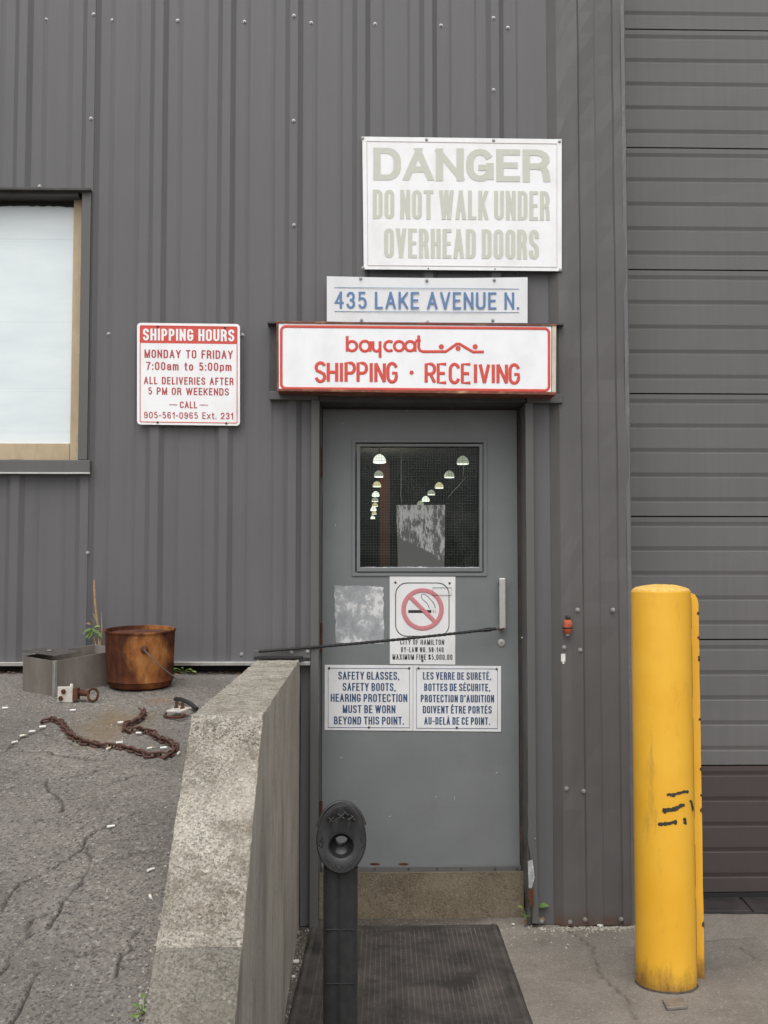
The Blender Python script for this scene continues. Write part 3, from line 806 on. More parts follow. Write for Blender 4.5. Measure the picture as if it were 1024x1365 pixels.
# base flashing on the left and the plinth behind it, painted black for the gap's shade
b = MB(); b.box(WX0, P(414, 878).x, -.045, .004, zb_left-.012, zb_left+.004)
obj('base_flashing', b, M['steel'], mw, bevel=.001)
b = MB(); b.box(WX0, XW0, .03, .2, .9, zb_left+.1); obj('plinth', b, M['black_gap'], mw)
b = MB(); b.box(P(340, 870).x, P(414, 870).x, -.05, -.030, P(370, 876.5).z, P(370, 865.5).z); obj('base_flashing', b, M['trim'], mw, bevel=.002)
# header flashing round the light box
hd = .030
b = MB(); b.box(P(360,480).x, P(747,480).x, -hd, -.001, P(500,533).z, P(500,435).z); obj('header_plate', b, M['trim_dark'], mw)  # dark colour paints in the shadow beside the light box
b = MB(); b.box(P(358,434).x, P(748,434).x, -.072, -.001, P(500,436.5).z, P(500,434.2).z); obj('header_ledge', b, M['trim_dark'], mw)
b = MB(); b.box(P(360,528).x, P(425.6,528).x, -.043, -.001, P(500,535).z, P(500,524).z); obj('header_flashing', b, M['trim'], mw, bevel=.002)
b = MB(); b.box(P(700.6,528).x, P(748,528).x, -.043, -.001, P(500,538).z, P(500,526).z); obj('header_flashing', b, M['trim'], mw, bevel=.002)
b = MB(); b.box(xd0-.001, xd1+.001, -.040, .16, P(500,537).z, P(500,524).z); obj('door_head', b, M['trim_dark'], mw, bevel=.002)
# jamb trims
b = MB(); b.box(P(414,800,.04).x, xd0, -.040, .16, .0, P(500,535.2).z); obj('jamb_trim', b, M['trim'], mw, bevel=.0025)
zz = rng(.02, P(500,538.2).z, .03); b = MB(); pv = []
for z in zz:
    e = max(0, (.42-z)); j = .010*noise.noise(Vector((2, 0, z*9)))*(1 if z < .5 else .12)
    x0_, x1_ = xd1, P(712.5,800,.04).x
    for x, y in ((x0_+.0+j, .16), (x0_+j*1.2+e*.03, -.038), (x1_+j*.3+e*.015, -.042-e*.02), (x1_+.002+e*.012, -.002)): pv.append((x, y, z))
b.add(pv, [(4*j+k, 4*j+k+1, 4*j+k+5, 4*j+k+4) for j in range(len(zz)-1) for k in range(3)])
o = obj('jamb_trim', b, M['trim'], mw, fixn=False); o['label'] = 'bent and buckled right trim of the doorway'
b = MB(); b.add([(P(704,1150,.05).x,-.047,P(704,1148,.05).z),(P(710,1146,.05).x,-.050,P(710,1146,.05).z),(P(713,1168,.05).x,-.052,P(713,1170,.05).z),(P(709,1182,.05).x,-.050,P(709,1184,.05).z),(P(705,1184,.05).x,-.048,P(704,1184,.05).z)],[(0,1,2,3,4)])
o = obj('torn_patch', b, M['residue'], mw); o['label'] = 'bare white tear at the foot of the right trim'
b = MB(); b.prism_y([(P(704,1186,.05).x,P(704,1186,.05).z),(P(711,1184,.05).x,P(711,1184,.05).z),(P(711,1206,.05).x,P(711,1206,.05).z),(P(706,1212,.05).x,P(706,1212,.05).z)], -.050, -.042)
obj('rusty_edge', b, M['rust'], mw)
# screws
top = [(62,26),(150,27),(237,27.5),(326,29),(415,30.5),(500,32),(588,34),(677,37),(763,38)]
screws(mw, top, .0005)
screws(mw, [(125,19),(392,21),(121.5,158),(391.5,161),(392,300),(658,24),(658,120),(117,737)], .0177)
screws(mw, [(145,445)], .001)
screws(mw, [(323.5,446.5),(815,39)], .001)
screws(mw, [(53,248.5)], .001)
screws(mw, [(770,813),(817,813),(752,863),(773.5,866.5),(755,1051),(778,1054.5),(760,1229),(780,1225.5),(828,1225),(722,1228)], .033, None, 1.25)
screws(mw, [(322,872),(47,871)], .002)
screws(mw, [(389,869),(410,868.5)], .0505)
screws(mw, [(696,850),(713.5,1118)], .043, None, .5)
# interior hall
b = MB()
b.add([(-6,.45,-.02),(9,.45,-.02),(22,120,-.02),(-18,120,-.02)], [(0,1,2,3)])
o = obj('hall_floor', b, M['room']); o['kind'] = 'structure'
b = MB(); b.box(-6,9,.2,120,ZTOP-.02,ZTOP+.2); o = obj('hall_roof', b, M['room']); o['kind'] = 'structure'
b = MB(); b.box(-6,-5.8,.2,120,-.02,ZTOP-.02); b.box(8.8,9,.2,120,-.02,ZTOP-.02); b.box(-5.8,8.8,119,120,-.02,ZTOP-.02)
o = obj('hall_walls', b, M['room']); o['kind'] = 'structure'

# ================================================================== OVERHEAD DOOR
OD = -.36
od = thing('overhead_door', 'wide grey ribbed overhead door with a brown bottom section', 'door', (P(900,1190,OD).x, -OD, 0))
ox0, ox1 = P(826, 900, OD).x, 4.7
zb_ = [P(930, y, OD).z for y in (1190, 1020.5, 852.5, 688.5, 525.0, 360.0, 197.5, 40.0)]
while zb_[-1] < 5.4: zb_.append(zb_[-1]+(zb_[-1]-zb_[-2]))
for i, (z0, z1) in enumerate(zip(zb_, zb_[1:])):
    H_ = z1-z0; pr = [(0.0, z0+.0035)]
    def groove(f, up=.0):
        z = z0+H_*f
        return [(0.0, z-.005), (.0045, z-.002), (.0045, z+.004), (0.0, z+.022)]
    for f in (.12, .32, .52, .72, .92): pr += groove(f)
    pr += [(0.0, z1-.0035)]
    pr = [(-.03, z0+.0025)]+pr+[(-.03, z1-.0025)]
    xs = rng(ox0, ox1, .4); b = MB(); n = len(pr)
    vs = []
    for x in xs:
        for (dy, z) in pr:
            q = .0025*noise.noise(Vector((x*1.7, i, z*3)))
            yy = -OD+(dy if dy > 0 else 0) + (.03 if dy < 0 else 0)+q
            vs.append((x, yy, z))
    b.add(vs, [(a*n+k, (a+1)*n+k, (a+1)*n+k+1, a*n+k+1) for a in range(len(xs)-1) for k in range(n-1)])
    o = obj('door_section', b, M['ohdoor_brown'] if i == 0 else M['ohdoor'], od, fixn=False)
    if i == 0: o['label'] = 'brown bottom section'
b = MB(); b.box(ox0, ox1, -OD+.031, -OD+.06, 0, 6.5); obj('backing', b, M['black_gap'], od)
b = MB(); b.box(ox0, ox1, -OD-.005, -OD+.03, .012, zb_[0]-.001); obj('bottom_seal', b, M['black_gap'], od)

# ================================================================== WINDOW
wd = -.055
wn_ = thing('window', 'large pale window with a tan frame and dark grey trim at the left edge', 'window', (P(60,613).x, 0, zw0))
xl_ = -2.5
b = MB(); b.box(xl_, P(121,252,.05).x, -.058, -.001, P(60,253.5,.05).z, P(60,250.8,.05).z); obj('drip_cap', b, M['trim_dark'], wn_)
b = MB(); b.box(P(107,440,.03).x, P(119,440,.03).x, -.034, .07, P(60,612.8,.03).z, P(60,254,.03).z); obj('jamb_trim', b, M['trim'], wn_, bevel=.002)
b = MB(); b.box(xl_, P(107,260).x-.0005, -.030, .07, P(60,264).z, P(60,254).z-.0015); obj('head_trim', b, M['trim_dark'], wn_)
b = MB(); b.box(xl_, P(120,620,.045).x, -.046, -.0, P(60,629,.045).z, P(60,613.2,.045).z); obj('sill', b, M['trim'], wn_, bevel=.002)
b = MB(); b.box(xl_, P(120,620,.05).x, -.052, .0, P(60,631.5,.05).z, P(60,629.2,.05).z); obj('sill_lip', b, M['steel'], wn_)
b = MB(); xf0, xf1 = P(98.0,440,wd).x, P(107,440).x
b.box(xf0, xf1, -wd-.03, -wd+.02, P(60,613).z, P(60,266,wd).z); obj('frame', b, M['tan'], wn_, bevel=.003)
b = MB(); b.box(xl_, xf0-.001, -wd-.03, -wd+.02, P(60,613).z, P(60,592,wd).z); obj('frame', b, M['tan'], wn_, bevel=.003)
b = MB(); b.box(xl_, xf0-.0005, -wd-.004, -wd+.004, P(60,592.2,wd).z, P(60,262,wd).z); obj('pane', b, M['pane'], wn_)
b = MB(); n = 60; xa = P(-10,270,wd).x; xb = xf0; pts = []
for i in range(n+1):
    x = xa+(xb-xa)*i/n; pts.append((x, P(60,275.5,wd).z+.007*noise.noise(Vector((x*9,0,1)))+.004*noise.noise(Vector((x*40,0,1)))))
pts += [(xb, P(60,262,wd).z), (xa, P(60,262,wd).z)]
b.prism_y(pts, -wd-.012, -wd-.005); obj('sealant', b, M['black_gap'], wn_)

# ================================================================== DOOR
DD = -.14
dr = thing('personnel_door', 'blue grey steel door with a wired glass window under the lit-box sign', 'door', (P(560,1160,DD).x, -DD, P(560,1163,DD).z))
dx0, dx1 = P(429.7,800,DD).x, P(690.5,800,DD).x; dz0, dz1 = P(560,1163,DD).z, P(560,546.2,DD).z
gx0, gx1, gz0, gz1 = P(474,700,DD).x, P(644,700,DD).x, P(560,762,DD).z, P(560,590,DD).z
b = MB()
for a in ((dx0,gx0,dz0,dz1),(gx1,dx1,dz0,dz1),(gx0,gx1,dz0,gz0),(gx0,gx1,gz1,dz1)): b.box(a[0],a[1],-DD,-DD+.045,a[2],a[3])
import bmesh as _bm
o = obj('door_leaf', b, M['door'], dr)
_m = _bm.new(); _m.from_mesh(o.data); _bm.ops.remove_doubles(_m, verts=_m.verts, dist=1e-5); 
# drop the inner coincident faces
seen = {}
for f in list(_m.faces):
    k = tuple(sorted(v.index for v in f.verts)); seen.setdefault(k, []).append(f)
kill = [f for L in seen.values() if len(L) > 1 for f in L]
_bm.ops.delete(_m, geom=kill, context='FACES_ONLY'); _m.to_mesh(o.data); _m.free()
# frame of the opening
b = MB(); b.box(xd0, dx0-.003, -DD+.004, -DD+.06, .18, zd)
obj('door_frame', b, M['trim'], dr)
b = MB(); b.box(dx1+.003, xd1+.006, -DD+.002, -DD+.06, .03, zd); obj('door_frame', b, M['jamb'], dr, bevel=.002)
b = MB(); b.box(xd0, xd1, -DD+.003, -DD+.06, dz1+.003, zd+.05); obj('door_frame', b, M['jamb'], dr)
# window frame
def ringpx(o4, i4, d0, d1, name, mat, par, bev=.0015):
    """four mitred bars as one frame; o4, i4 = x0,y0,x1,y1 in picture units"""
    O = [(o4[0],o4[1]),(o4[2],o4[1]),(o4[2],o4[3]),(o4[0],o4[3])]; I = [(i4[0],i4[1]),(i4[2],i4[1]),(i4[2],i4[3]),(i4[0],i4[3])]
    v = []
    for d in (d0, d1):
        for L in (O, I):
            for x, y in L:
                p = P(x, y, DD); v.append((p.x, -d, p.z))
    f = []
    for k in range(4):
        l = (k+1) % 4
        f += [(k,l,4+l,4+k), (8+k,12+k,12+l,8+l), (k,8+k,8+l,l), (4+k,4+l,12+l,12+k)]
    b = MB(); b.add(v, f); return obj(name, b, mat, par, bevel=bev)
ringpx((469.4,586,649,768), (473.5,590,645,764), DD+.006, DD-.001, 'window_trim', M['door'], dr)
wfr = ringpx((475.5,592.0,643,762), (480.2,595.5,638.8,756.8), DD+.011, DD-.040, 'window_frame', M['door'], dr)
b = MB(); b.box(P(478,700,DD).x, P(641,700,DD).x, -DD+.016, -DD+.022, P(500,759,DD).z, P(500,593,DD).z)
obj('glass', b, M['glass'], dr)
b = MB(); gx = rng(P(480,700,DD).x, P(639,700,DD).x, .0125); gz = rng(P(500,757,DD).z, P(500,595,DD).z, .0125)
for x in gx[1:-1]: b.box(x-.00045, x+.00045, -DD+.0245, -DD+.0251, gz[0], gz[-1])
for z in gz[1:-1]: b.box(gx[0], gx[-1], -DD+.0255, -DD+.0261, z-.00045, z+.00045)
obj('wire_mesh', b, M['wire'], dr, fixn=False, kind='stuff')
# chipped putty along the lower edge of the glass
b = MB(); pts = []; xa, xb = P(480,756,DD).x, P(640,756,DD).x
for i in range(51):
    x = xa+(xb-xa)*i/50; pts.append((x, P(500,756.5,DD).z+.002+.005*abs(noise.noise(Vector((x*38,0,2))))))
pts += [(xb, P(500,759,DD).z), (xa, P(500,759,DD).z)]
b.prism_y(pts, -DD+.009, -DD+.015); obj('putty', b, M['residue'], dr)
for L_ in ([(535.5,602),(534.8,620),(535,640),(534.3,660),(536,671)], [(617,606),(618,622),(617.5,636)], [(621,636),(612,647),(604,655),(597,664)]):
    b = MB(); b.tube([P(x+.8*noise.noise(Vector((x, y, 0))), y, DD-.0146) for x, y in L_], [.0004]+[.0011]*(len(L_)-2)+[.0005], 5)
    obj('scratch', b, M['smear'], dr)
# label in the window
lb = thing('window_label', 'half scraped grey paper stuck inside the door window', 'sticker', P(528.5,757,DD-.013))
b = MB(); quad_px(b, [(528.5,673),(593.5,673),(592.5,757),(530.5,757)], DD-.0135, .0006); o = obj('paper', b, M['label'], lb)
# sweep, handle, lock, hinges
b = MB(); b.box(P(480,1158,DD+.012).x, dx1+.001, -DD-.012, -DD-.0005, P(560,1162.5,DD).z, P(560,1153.5,DD).z)
b.v = [(max(v[0], dx0), v[1], v[2]) for v in b.v]
b = MB(); b.box(dx0+.002, dx1+.004, -DD-.013, -DD-.0005, P(560,1163,DD).z, P(560,1154,DD).z); o = obj('door_sweep', b, M['trim'], dr, bevel=.002)
screws(dr, [(500,1158),(545,1158),(583,1158),(615,1158),(660,1158),(689,1158)], DD+.013, RSCREW)
hd_ = DD+.045
b = MB(); b.box(P(665.6,800,hd_).x, P(674,800,hd_).x, -hd_-.006, -hd_+.002, P(670,838,hd_).z, P(670,771,hd_).z)
b.box(P(666,800,hd_).x, P(673.6,800,hd_).x, -hd_+.002, -DD-.0005, P(670,777,hd_).z, P(670,772,hd_).z)
b.box(P(666,800,hd_).x, P(673.6,800,hd_).x, -hd_+.002, -DD-.0005, P(670,837.5,hd_).z, P(670,832,hd_).z)
obj('pull_handle', b, M['chrome'], dr, bevel=.002)
c = P(668.6,856.8,DD); lk = MB(); lk.lathe([(.018,0),(.018,.003),(.016,.005),(.009,.0055),(.0085,.009),(0,.009)], c, 'y', 20); lo_ = obj('lock', lk, M['steel'], dr, smooth=True)
b = MB(); b.box(c.x-.0012, c.x+.0012, c.y-.0096, c.y-.0088, c.z-.005, c.z+.005); obj('keyhole', b, M['black_gap'], lo_)
for y0, y1 in ((597,636),(830,868),(1068,1100)):
    b = MB(); ps = P(428,y0,DD+.012); pe = P(428,y1,DD+.012)
    for k in range(5):
        za = ps.z+(pe.z-ps.z)*k/5; zc = ps.z+(pe.z-ps.z)*(k+.92)/5
        b.tube([(ps.x, ps.y, za), (ps.x, ps.y, zc)], .0075, 10)
    obj('hinge', b, M['rust'], dr, smooth=True)
# chipped paint marks above the sweep
for px in (500, 538):
    b = MB(); pts = []
    for k in range(14):
        a = 2*math.pi*k/14; r = 1+.4*noise.noise(Vector((px, k, 0)))
        p = P(px+7*r*math.cos(a), 1151.8+1.5*r*math.sin(a), DD); pts.append((p.x, p.z))
    b.prism_y(pts, -DD-.0012, -DD-.0002); obj('rust_spot', b, M['rust'], dr)
for (x, y, a_, L_) in ((606,1064,80,7),(581,1062,60,3),(455,1010,20,4),(560,700,0,0),(640,905,70,5),(447,700,85,4),(662,1030,40,4),(520,1088,10,5),(457,565,0,3),(543,548,15,4)):
    if L_ == 0: continue
    p = P(x, y, DD); dx, dz = math.cos(R(a_))*L_/600, math.sin(R(a_))*L_/600
    b = MB(); b.tube([(p.x-dx, -DD-.0003, p.z-dz), (p.x+.001, -DD-.0004, p.z), (p.x+dx, -DD-.0003, p.z+dz)], [.0002,.0009,.0002], 5); obj('scratch', b, M['debris'], dr)
# concrete step under the door
b = MB(); xs = rng(xd0+.001, xd1-.001, .02); zs = rng(-.02, P(560,1163.5,-.108).z, .02)
sf = -.0; nx = len(xs); vs = []
for z in zs:
    for x in xs: vs.append((x, .108-.004*noise.noise(Vector((x*12,1,z*12))), z))
b.add(vs, [(j*nx+i, j*nx+i+1, (j+1)*nx+i+1, (j+1)*nx+i) for j in range(len(zs)-1) for i in range(nx-1)])
zt = zs[-1]; b.add([(xs[0], .108, zt-.001),(xs[-1], .108, zt-.001),(xs[-1], .4, zt-.001),(xs[0], .4, zt-.001)], [(0,1,2,3)])
ds = tag(obj('door_step', b, M['conc_sill'], fixn=False), 'tan concrete step under the grey door', 'step')
# rusty dirt lip along the foot of the step
# old sticker residue
b = MB(); pts = []
C4 = [(446,780),(511.5,782.5),(512,858),(448,857)]
def ragged(C4, n, amp, seed):
    out = []
    for k in range(4):
        a, c_ = C4[k], C4[(k+1) % 4]
        for i in range(n):
            u = i/n; x = a[0]+(c_[0]-a[0])*u; y = a[1]+(c_[1]-a[1])*u
            out.append((x+amp*noise.noise(Vector((x*.3, y*.3, seed))), y+amp*noise.noise(Vector((x*.3, y*.3, seed+9)))))
    return out
pts = [(P(x,y,DD).x, P(x,y,DD).z) for x, y in ragged(C4, 16, 2.6, 4)]
b.prism_y(pts, -DD-.0012, -DD-.0001); tag(obj('torn_sticker', b, M['residue']), 'scraped off pale sticker patch on the door left of the no smoking sign', 'sticker')

# ------------------------------------------------------------------ hall lamps seen through the door window
lz = CAM.z+4.0
rowL = [(506,610,.50,'h'),(505,630.5,.42,'m'),(502.5,644.5,.42,'w'),(501,657.5,.42,'h'),(500,665,.40,'m'),(500,672,.38,'w'),(498,677.5,.42,'h'),(499,683,.36,'w'),(497,689,.36,'h')]
rowR = [(617,612,.48,'m'),(599,631,.46,'m'),(585.5,646,.44,'w'),(575,655.5,.42,'m'),(567.5,664,.46,'h'),(560.5,670,.42,'m')]
words = ['first','second','third','fourth','fifth','sixth','seventh','eighth','ninth']
for nm, row in (('left', rowL), ('right', rowR)):
    for i, (px, py, dm, k) in enumerate(row):
        r = ray(px, py); t_ = (lz-CAM.z)/r.z; p = CAM+r*t_; dm *= .88
        top_, bot_ = p.z+dm*.36, p.z-dm*.36
        m = {'h': M['lamp_hot'], 'm': M['lamp_mid'], 'w': M['lamp_warm']}[k]
        L = thing('hall_lamp', '%s dome lamp counted down the %s row seen through the door glass' % (words[i], nm), 'lamp', (p.x, p.y, bot_), 'dome lamps hanging inside the hall')
        b = MB(); h = dm*.62
        b.lathe([(dm*.5, 0), (dm*.485, h*.28), (dm*.40, h*.62), (dm*.24, h*.88), (dm*.09, h)], (p.x, p.y, bot_), 'z', 16); obj('lamp_shade', b, m, L, smooth=True)
        b = MB(); b.lathe([(dm*.46, -.012*dm), (dm*.46, -.06*dm)], (p.x, p.y, bot_), 'z', 16); obj('lamp_mouth', b, M['lamp_rim'], L)
        b = MB(); b.tube([(p.x,p.y,top_),(p.x,p.y,ZTOP-.03)], .012, 6); obj('hanging_rod', b, M['trim_dark'], L)
# a red-brown column inside
c = P(513, 700, -43.0); c2 = P(506.5, 700, -43.0); hw_ = c.x-c2.x
b = MB(); b.box(c.x-hw_, c.x+hw_, 43.0, 43.06, 0, ZTOP-.03); b.box(c.x-.02, c.x+.02, 43.061, 43.3, 0, ZTOP-.03); b.box(c.x-hw_, c.x+hw_, 43.301, 43.36, 0, ZTOP-.03)
tag(obj('steel_column', b, M['column']), 'dim red brown steel column inside the hall behind the door glass', 'column')
hl = bpy.data.lights.new('hall_lamp_light', 'POINT'); hl.energy = 170; hl.color = (1, .92, .75); hl.shadow_soft_size = .2
ho = bpy.data.objects.new('hall_lamp_light', hl); COL.objects.link(ho); ho.location = (c.x-.3, 38.5, 4.9)


# ================================================================== SIGNS
# --- danger sign
sd_ = .042
g = thing('danger_sign', 'large white sign with faded DANGER wording above the door', 'sign', P(616,361,sd_))
C4 = [(483,182),(749,185.5),(749,361.5),(485,359)]
b = MB(); quad_px(b, C4, sd_, .003); obj('sign_board', b, M['white_a'], g, bevel=.0008)
b = MB()
line_px(b, [(489,188),(742.5,191.5),(742.5,356),(490.5,353.5)], 1.7, sd_+.0008, True)
obj('border_line', b, M['fadeborder'], g)
b = MB(); dt = sd_+.0012
wording(g, M['fade'], 'DANGER', 497.7, 733.5, 240.2, 243, 43.5, dt, .225, .075, .62, .80)
wording(g, M['fade'], 'DO NOT WALK UNDER', 497, 733, 291.5, 293.8, 38.8, dt, .135, .065, .5)
wording(g, M['fade'], 'OVERHEAD DOORS', 512, 718.5, 343.6, 345.6, 39.3, dt, .14, .065, .5)
screws(g, [(483.5,184),(568.6,186),(658,187),(746,188.5),(484,357),(747,360)], sd_, None, .9)
screws(g, [(571,358),(660,358.6)], sd_, RSCREW, .6)
# --- address sign (slightly bowed)
s2 = .040
g = thing('address_sign', 'white street address sign with blue lettering between two signs', 'sign', P(569,430,s2))
b = MB(); n = 24; top_ = []; bot_ = []
for i in range(n+1):
    u = i/n; x = 435.8+(703.2-435.8)*u; bow = math.sin(math.pi*u)
    a = P(x, 368.4+1.4*u+2.2*bow*.6, s2); c = P(x, 428.6+2.2*u+1.0*bow, s2)
    top_.append(Vector((a.x, -s2-.003+.004*bow, a.z))); bot_.append(Vector((c.x, -s2-.003+.004*bow, c.z)))
vs = top_+bot_+[v+Vector((0,.003,0)) for v in top_]+[v+Vector((0,.003,0)) for v in bot_]; N = n+1
fs = []
for i in range(n): fs += [(i,N+i,N+i+1,i+1), (2*N+i,2*N+i+1,3*N+i+1,3*N+i), (i,i+1,2*N+i+1,2*N+i), (N+i,3*N+i,3*N+i+1,N+i+1)]
fs += [(0,2*N,3*N,N), (n,N+n,3*N+n,2*N+n)]
b.add(vs, fs); obj('sign_board', b, M['white_b'], g)
b = MB(); wording(g, M['blue'], '435 LAKE AVENUE N.', 445.9, 692.2, 411.2, 412.4, 22.6, s2+.0042, .14, .15, .55)
b = MB(); line_px(b, [(446,383),(692,385)], .9, s2+.0040); line_px(b, [(446,414.8),(692,416.2)], .9, s2+.0040); obj('ruled_line', b, M['blueline'], g)
screws(g, [(481,371),(569,373.6),(659,373)], s2+.003, None, .9)
screws(g, [(482,426.6),(570,429.3),(657,426.8)], s2+.003, None, .9)
# --- light box
s3 = .150
g = thing('light_box_sign', 'long white light box sign with red border over the door', 'sign', P(555,526,s3))
pO = [(369,428.5),(741.8,433),(741.2,526),(369.8,521)]
def q3(L, d): return [(P(x,y,s3).x, P(x,y,s3).z) for x, y in L]
b = MB(); b.prism_y(q3(pO, s3), -s3+.004, -.033); obj('case', b, M['lightrust'], g, bevel=.003)
b = MB(); b.prism_y(q3([(371.5,431),(735.2,435),(734.8,522.5),(371.8,518.5)], s3), -s3-.001, -s3+.0035); obj('face', b, M['white_box'], g, bevel=.001)
b = MB(); b.prism_y(q3([(736,434.6),(741.5,434.6),(741,524.4),(735.6,524.4)], s3), -s3-.003, -s3+.0035); o = obj('end_cap', b, M['cream'], g, bevel=.001)
b = MB(); b.prism_y(q3([(369,428.3),(741.8,432.8),(741.8,435),(369,431)], s3), -s3-.005, -s3+.0035); obj('frame_bar', b, M['lightrust'], g, bevel=.001)
b = MB(); b.prism_y(q3([(369.8,518.3),(741.4,522.8),(741.2,526.5),(369.8,521.4)], s3), -s3-.005, -s3+.0035); obj('frame_bar', b, M['lightrust'], g, bevel=.001)
b = MB(); b.prism_y(q3([(368.6,429),(371.2,429),(371.6,520.8),(369.2,520.8)], s3), -s3-.004, -s3+.0035); obj('frame_bar', b, M['lightrust'], g, bevel=.001)
def lerp_sign(L):  # adds the slope of this sign
    return [(x, y+(x-555)*.0085) for x, y in L]
dS = s3+.0022
b = MB(); line_px(b, lerp_sign(rrect(375.0, 436.5, 732.0, 519.0, 6)), 3.6, dS, True); obj('border_line', b, M['red'], g)
def arc(cx, cy, rx, ry, a0, a1, n=8): return [(cx+rx*math.cos(R(a0+(a1-a0)*i/n)), cy+ry*math.sin(R(a0+(a1-a0)*i/n))) for i in range(n+1)]
# stroke letters; y runs down 0..1, x 0..1
GL = {
'S': [arc(.5,.25,.5,.25,-20,-180,8)+[(0,.30)]+[(.10,.42),(.5,.5),(.92,.60)]+arc(.5,.75,.5,.25,0,170,8)],
'H': [[(0,0),(0,1)],[(1,0),(1,1)],[(0,.5),(1,.5)]],
'I': [[(.5,0),(.5,1)]],
'P': [[(0,1),(0,0),(.55,0)]+arc(.55,.27,.45,.27,-90,90,8)+[(0,.54)]],
'N': [[(0,1),(0,0)],[(0,0),(1,1)],[(1,1),(1,0)]],
'G': [arc(.5,.3,.5,.3,-15,-180,8)+arc(.5,.7,.5,.3,180,0,10)+[(1,.52),(.5,.52)]],
'R': [[(0,1),(0,0),(.55,0)]+arc(.55,.27,.45,.27,-90,90,8)+[(0,.54)],[(.5,.54),(1,1)]],
'E': [[(.95,0),(0,0),(0,1),(.95,1)],[(0,.5),(.8,.5)]],
'C': [arc(.5,.3,.5,.3,-15,-180,8)+arc(.5,.7,.5,.3,180,15,10)],
'V': [[(0,0),(.5,1)],[(.5,1),(1,0)]],
}
def stroke_word(mb, s, x0, x1, y0, y1, wpx):
    wd_ = [(.26 if ch == 'I' else 1.0) for ch in s]; gap = .42
    tot = sum(wd_)+gap*(len(s)-1); u = (x1-x0-wpx)/tot; x = x0+wpx/2
    for ch, w0 in zip(s, wd_):
        for pl in GL[ch]:
            line_px(mb, lerp_sign([(x+(px_*w0*u), y0+wpx/2+py_*(y1-y0-wpx)) for px_, py_ in pl]), wpx, dS)
        x += (w0+gap)*u
b = MB()
stroke_word(b, 'SHIPPING', 419.5, 530.6, 482.4, 511.6, 4.3); obj('lettering', b, M['red'], g); b = MB()
stroke_word(b, 'RECEIVING', 566, 693.5, 482.8, 511.8, 4.3)
obj('lettering', b, M['red'], g); b = MB()
c = P(548.8, 496.5, dS); b.lathe([(.0092, 0), (.0092, .0008)], c, 'y', 14)
obj('dot', b, M['red'], g)
b = MB()
def zz2(L): return [(340+x/2.327, 160+y/2.327) for x, y in L]
L = [ [(286,670),(286,718)], [(286,700)]+arc(301,701,15,15,180,540,16),                     # b
      arc(341,701,15,16,0,360,16), [(357,686),(357,718)],                                      # a
      [(366,686),(366,706)]+arc(377,706,11,11,180,0,8)[1:]+[(388,686)], [(388,706),(388,737)], # y
      arc(417,701,15,15,-50,-310,14),                                                          # c
      arc(447,701,15,15,0,360,16),                                                             # o
      arc(481,701,15,15,0,360,16), [(497,686),(497,718)],                                      # a
      [(508,668),(508,706),(512,715),(520,718),(592,718),(626,694),(634,694),(676,719),(710,719)], [(498,684),(514,684)] ]
for pl in L: line_px(b, zz2(pl), 3.8, dS)
for x, y in ((578,703),(630,708),(683,703)):
    q = zz2([(x, y)])[0]; b.lathe([(.0112, 0), (.0112, .0008)], P(q[0], q[1], dS), 'y', 14)
obj('logo', b, M['red'], g)
b = MB(); q = P(741,430,s3-.02); b.tube([q, q+Vector((0,0,-.30))], .0004, 4)
# --- shipping hours
s4 = .034
g = thing('shipping_hours_sign', 'square white and red sign of shipping hours left of the door', 'sign', P(251,567,s4))
def slp(L, s, xr=183): return [(x, y+(x-xr)*s) for x, y in L]
b = MB(); pts = [(P(x,y,s4).x, P(x,y,s4).z) for x, y in slp(rrect(182.8,430.2,320,565.8,5,6), .0125)]
b.prism_y(pts, -s4, -s4+.002); obj('sign_board', b, M['white_a'], g)
b = MB(); pts = slp([(187,434.3),(316,434.3),(316,457.0),(187,457.0)], .0125); pts = [(P(x,y,s4).x, P(x,y,s4).z) for x, y in pts]
b.prism_y(pts, -s4-.0006, -s4+.0); obj('header_band', b, M['red'], g)
b = MB(); line_px(b, slp(rrect(186.9,434.0,316.1,562.2,1.5,3), .0125), 1.1, s4+.0007, True); obj('border_line', b, M['red'], g)
b = MB(); wording(g, M['white_a'], 'SHIPPING HOURS', 190.6, 312.5, 453.7, 455.1, 15.8, s4+.0014, .185, .12, .75)
b = MB(); dt = s4+.0010
wording(g, M['redtext'], 'MONDAY TO FRIDAY', 192.7, 310.4, 476.8, 478.3, 11.0, dt, .165, .17, .9)
wording(g, M['redtext'], '7:00am to 5:00pm', 195, 308.6, 493.0, 494.5, 10.8, dt, .165, .19, 1.0)
wording(g, M['redtext'], 'ALL DELIVERIES AFTER', 192, 311.4, 511.8, 513.3, 9.8, dt, .165, .17, .9)
wording(g, M['redtext'], '5 PM OR WEEKENDS', 197.6, 305.2, 525.8, 527.1, 9.6, dt, .165, .17, .9)
wording(g, M['redtext'], 'CALL', 239.9, 262.9, 543.9, 544.2, 8.9, dt, .17, .14)
wording(g, M['redtext'], '905-561-0965 Ext. 231', 192, 310.8, 557.4, 558.8, 8.7, dt, .15, .18, .8)
line_px(b, [(225.4,539.3),(236.5,539.5)], .8, dt); line_px(b, [(266.3,539.6),(277.4,539.8)], .8, dt)
obj('dash_line', b, M['redtext'], g, fixn=False)
screws(g, [(210.4,435.3),(300,436.8),(210.2,563),(301.8,564.2)], s4, RSCREW)
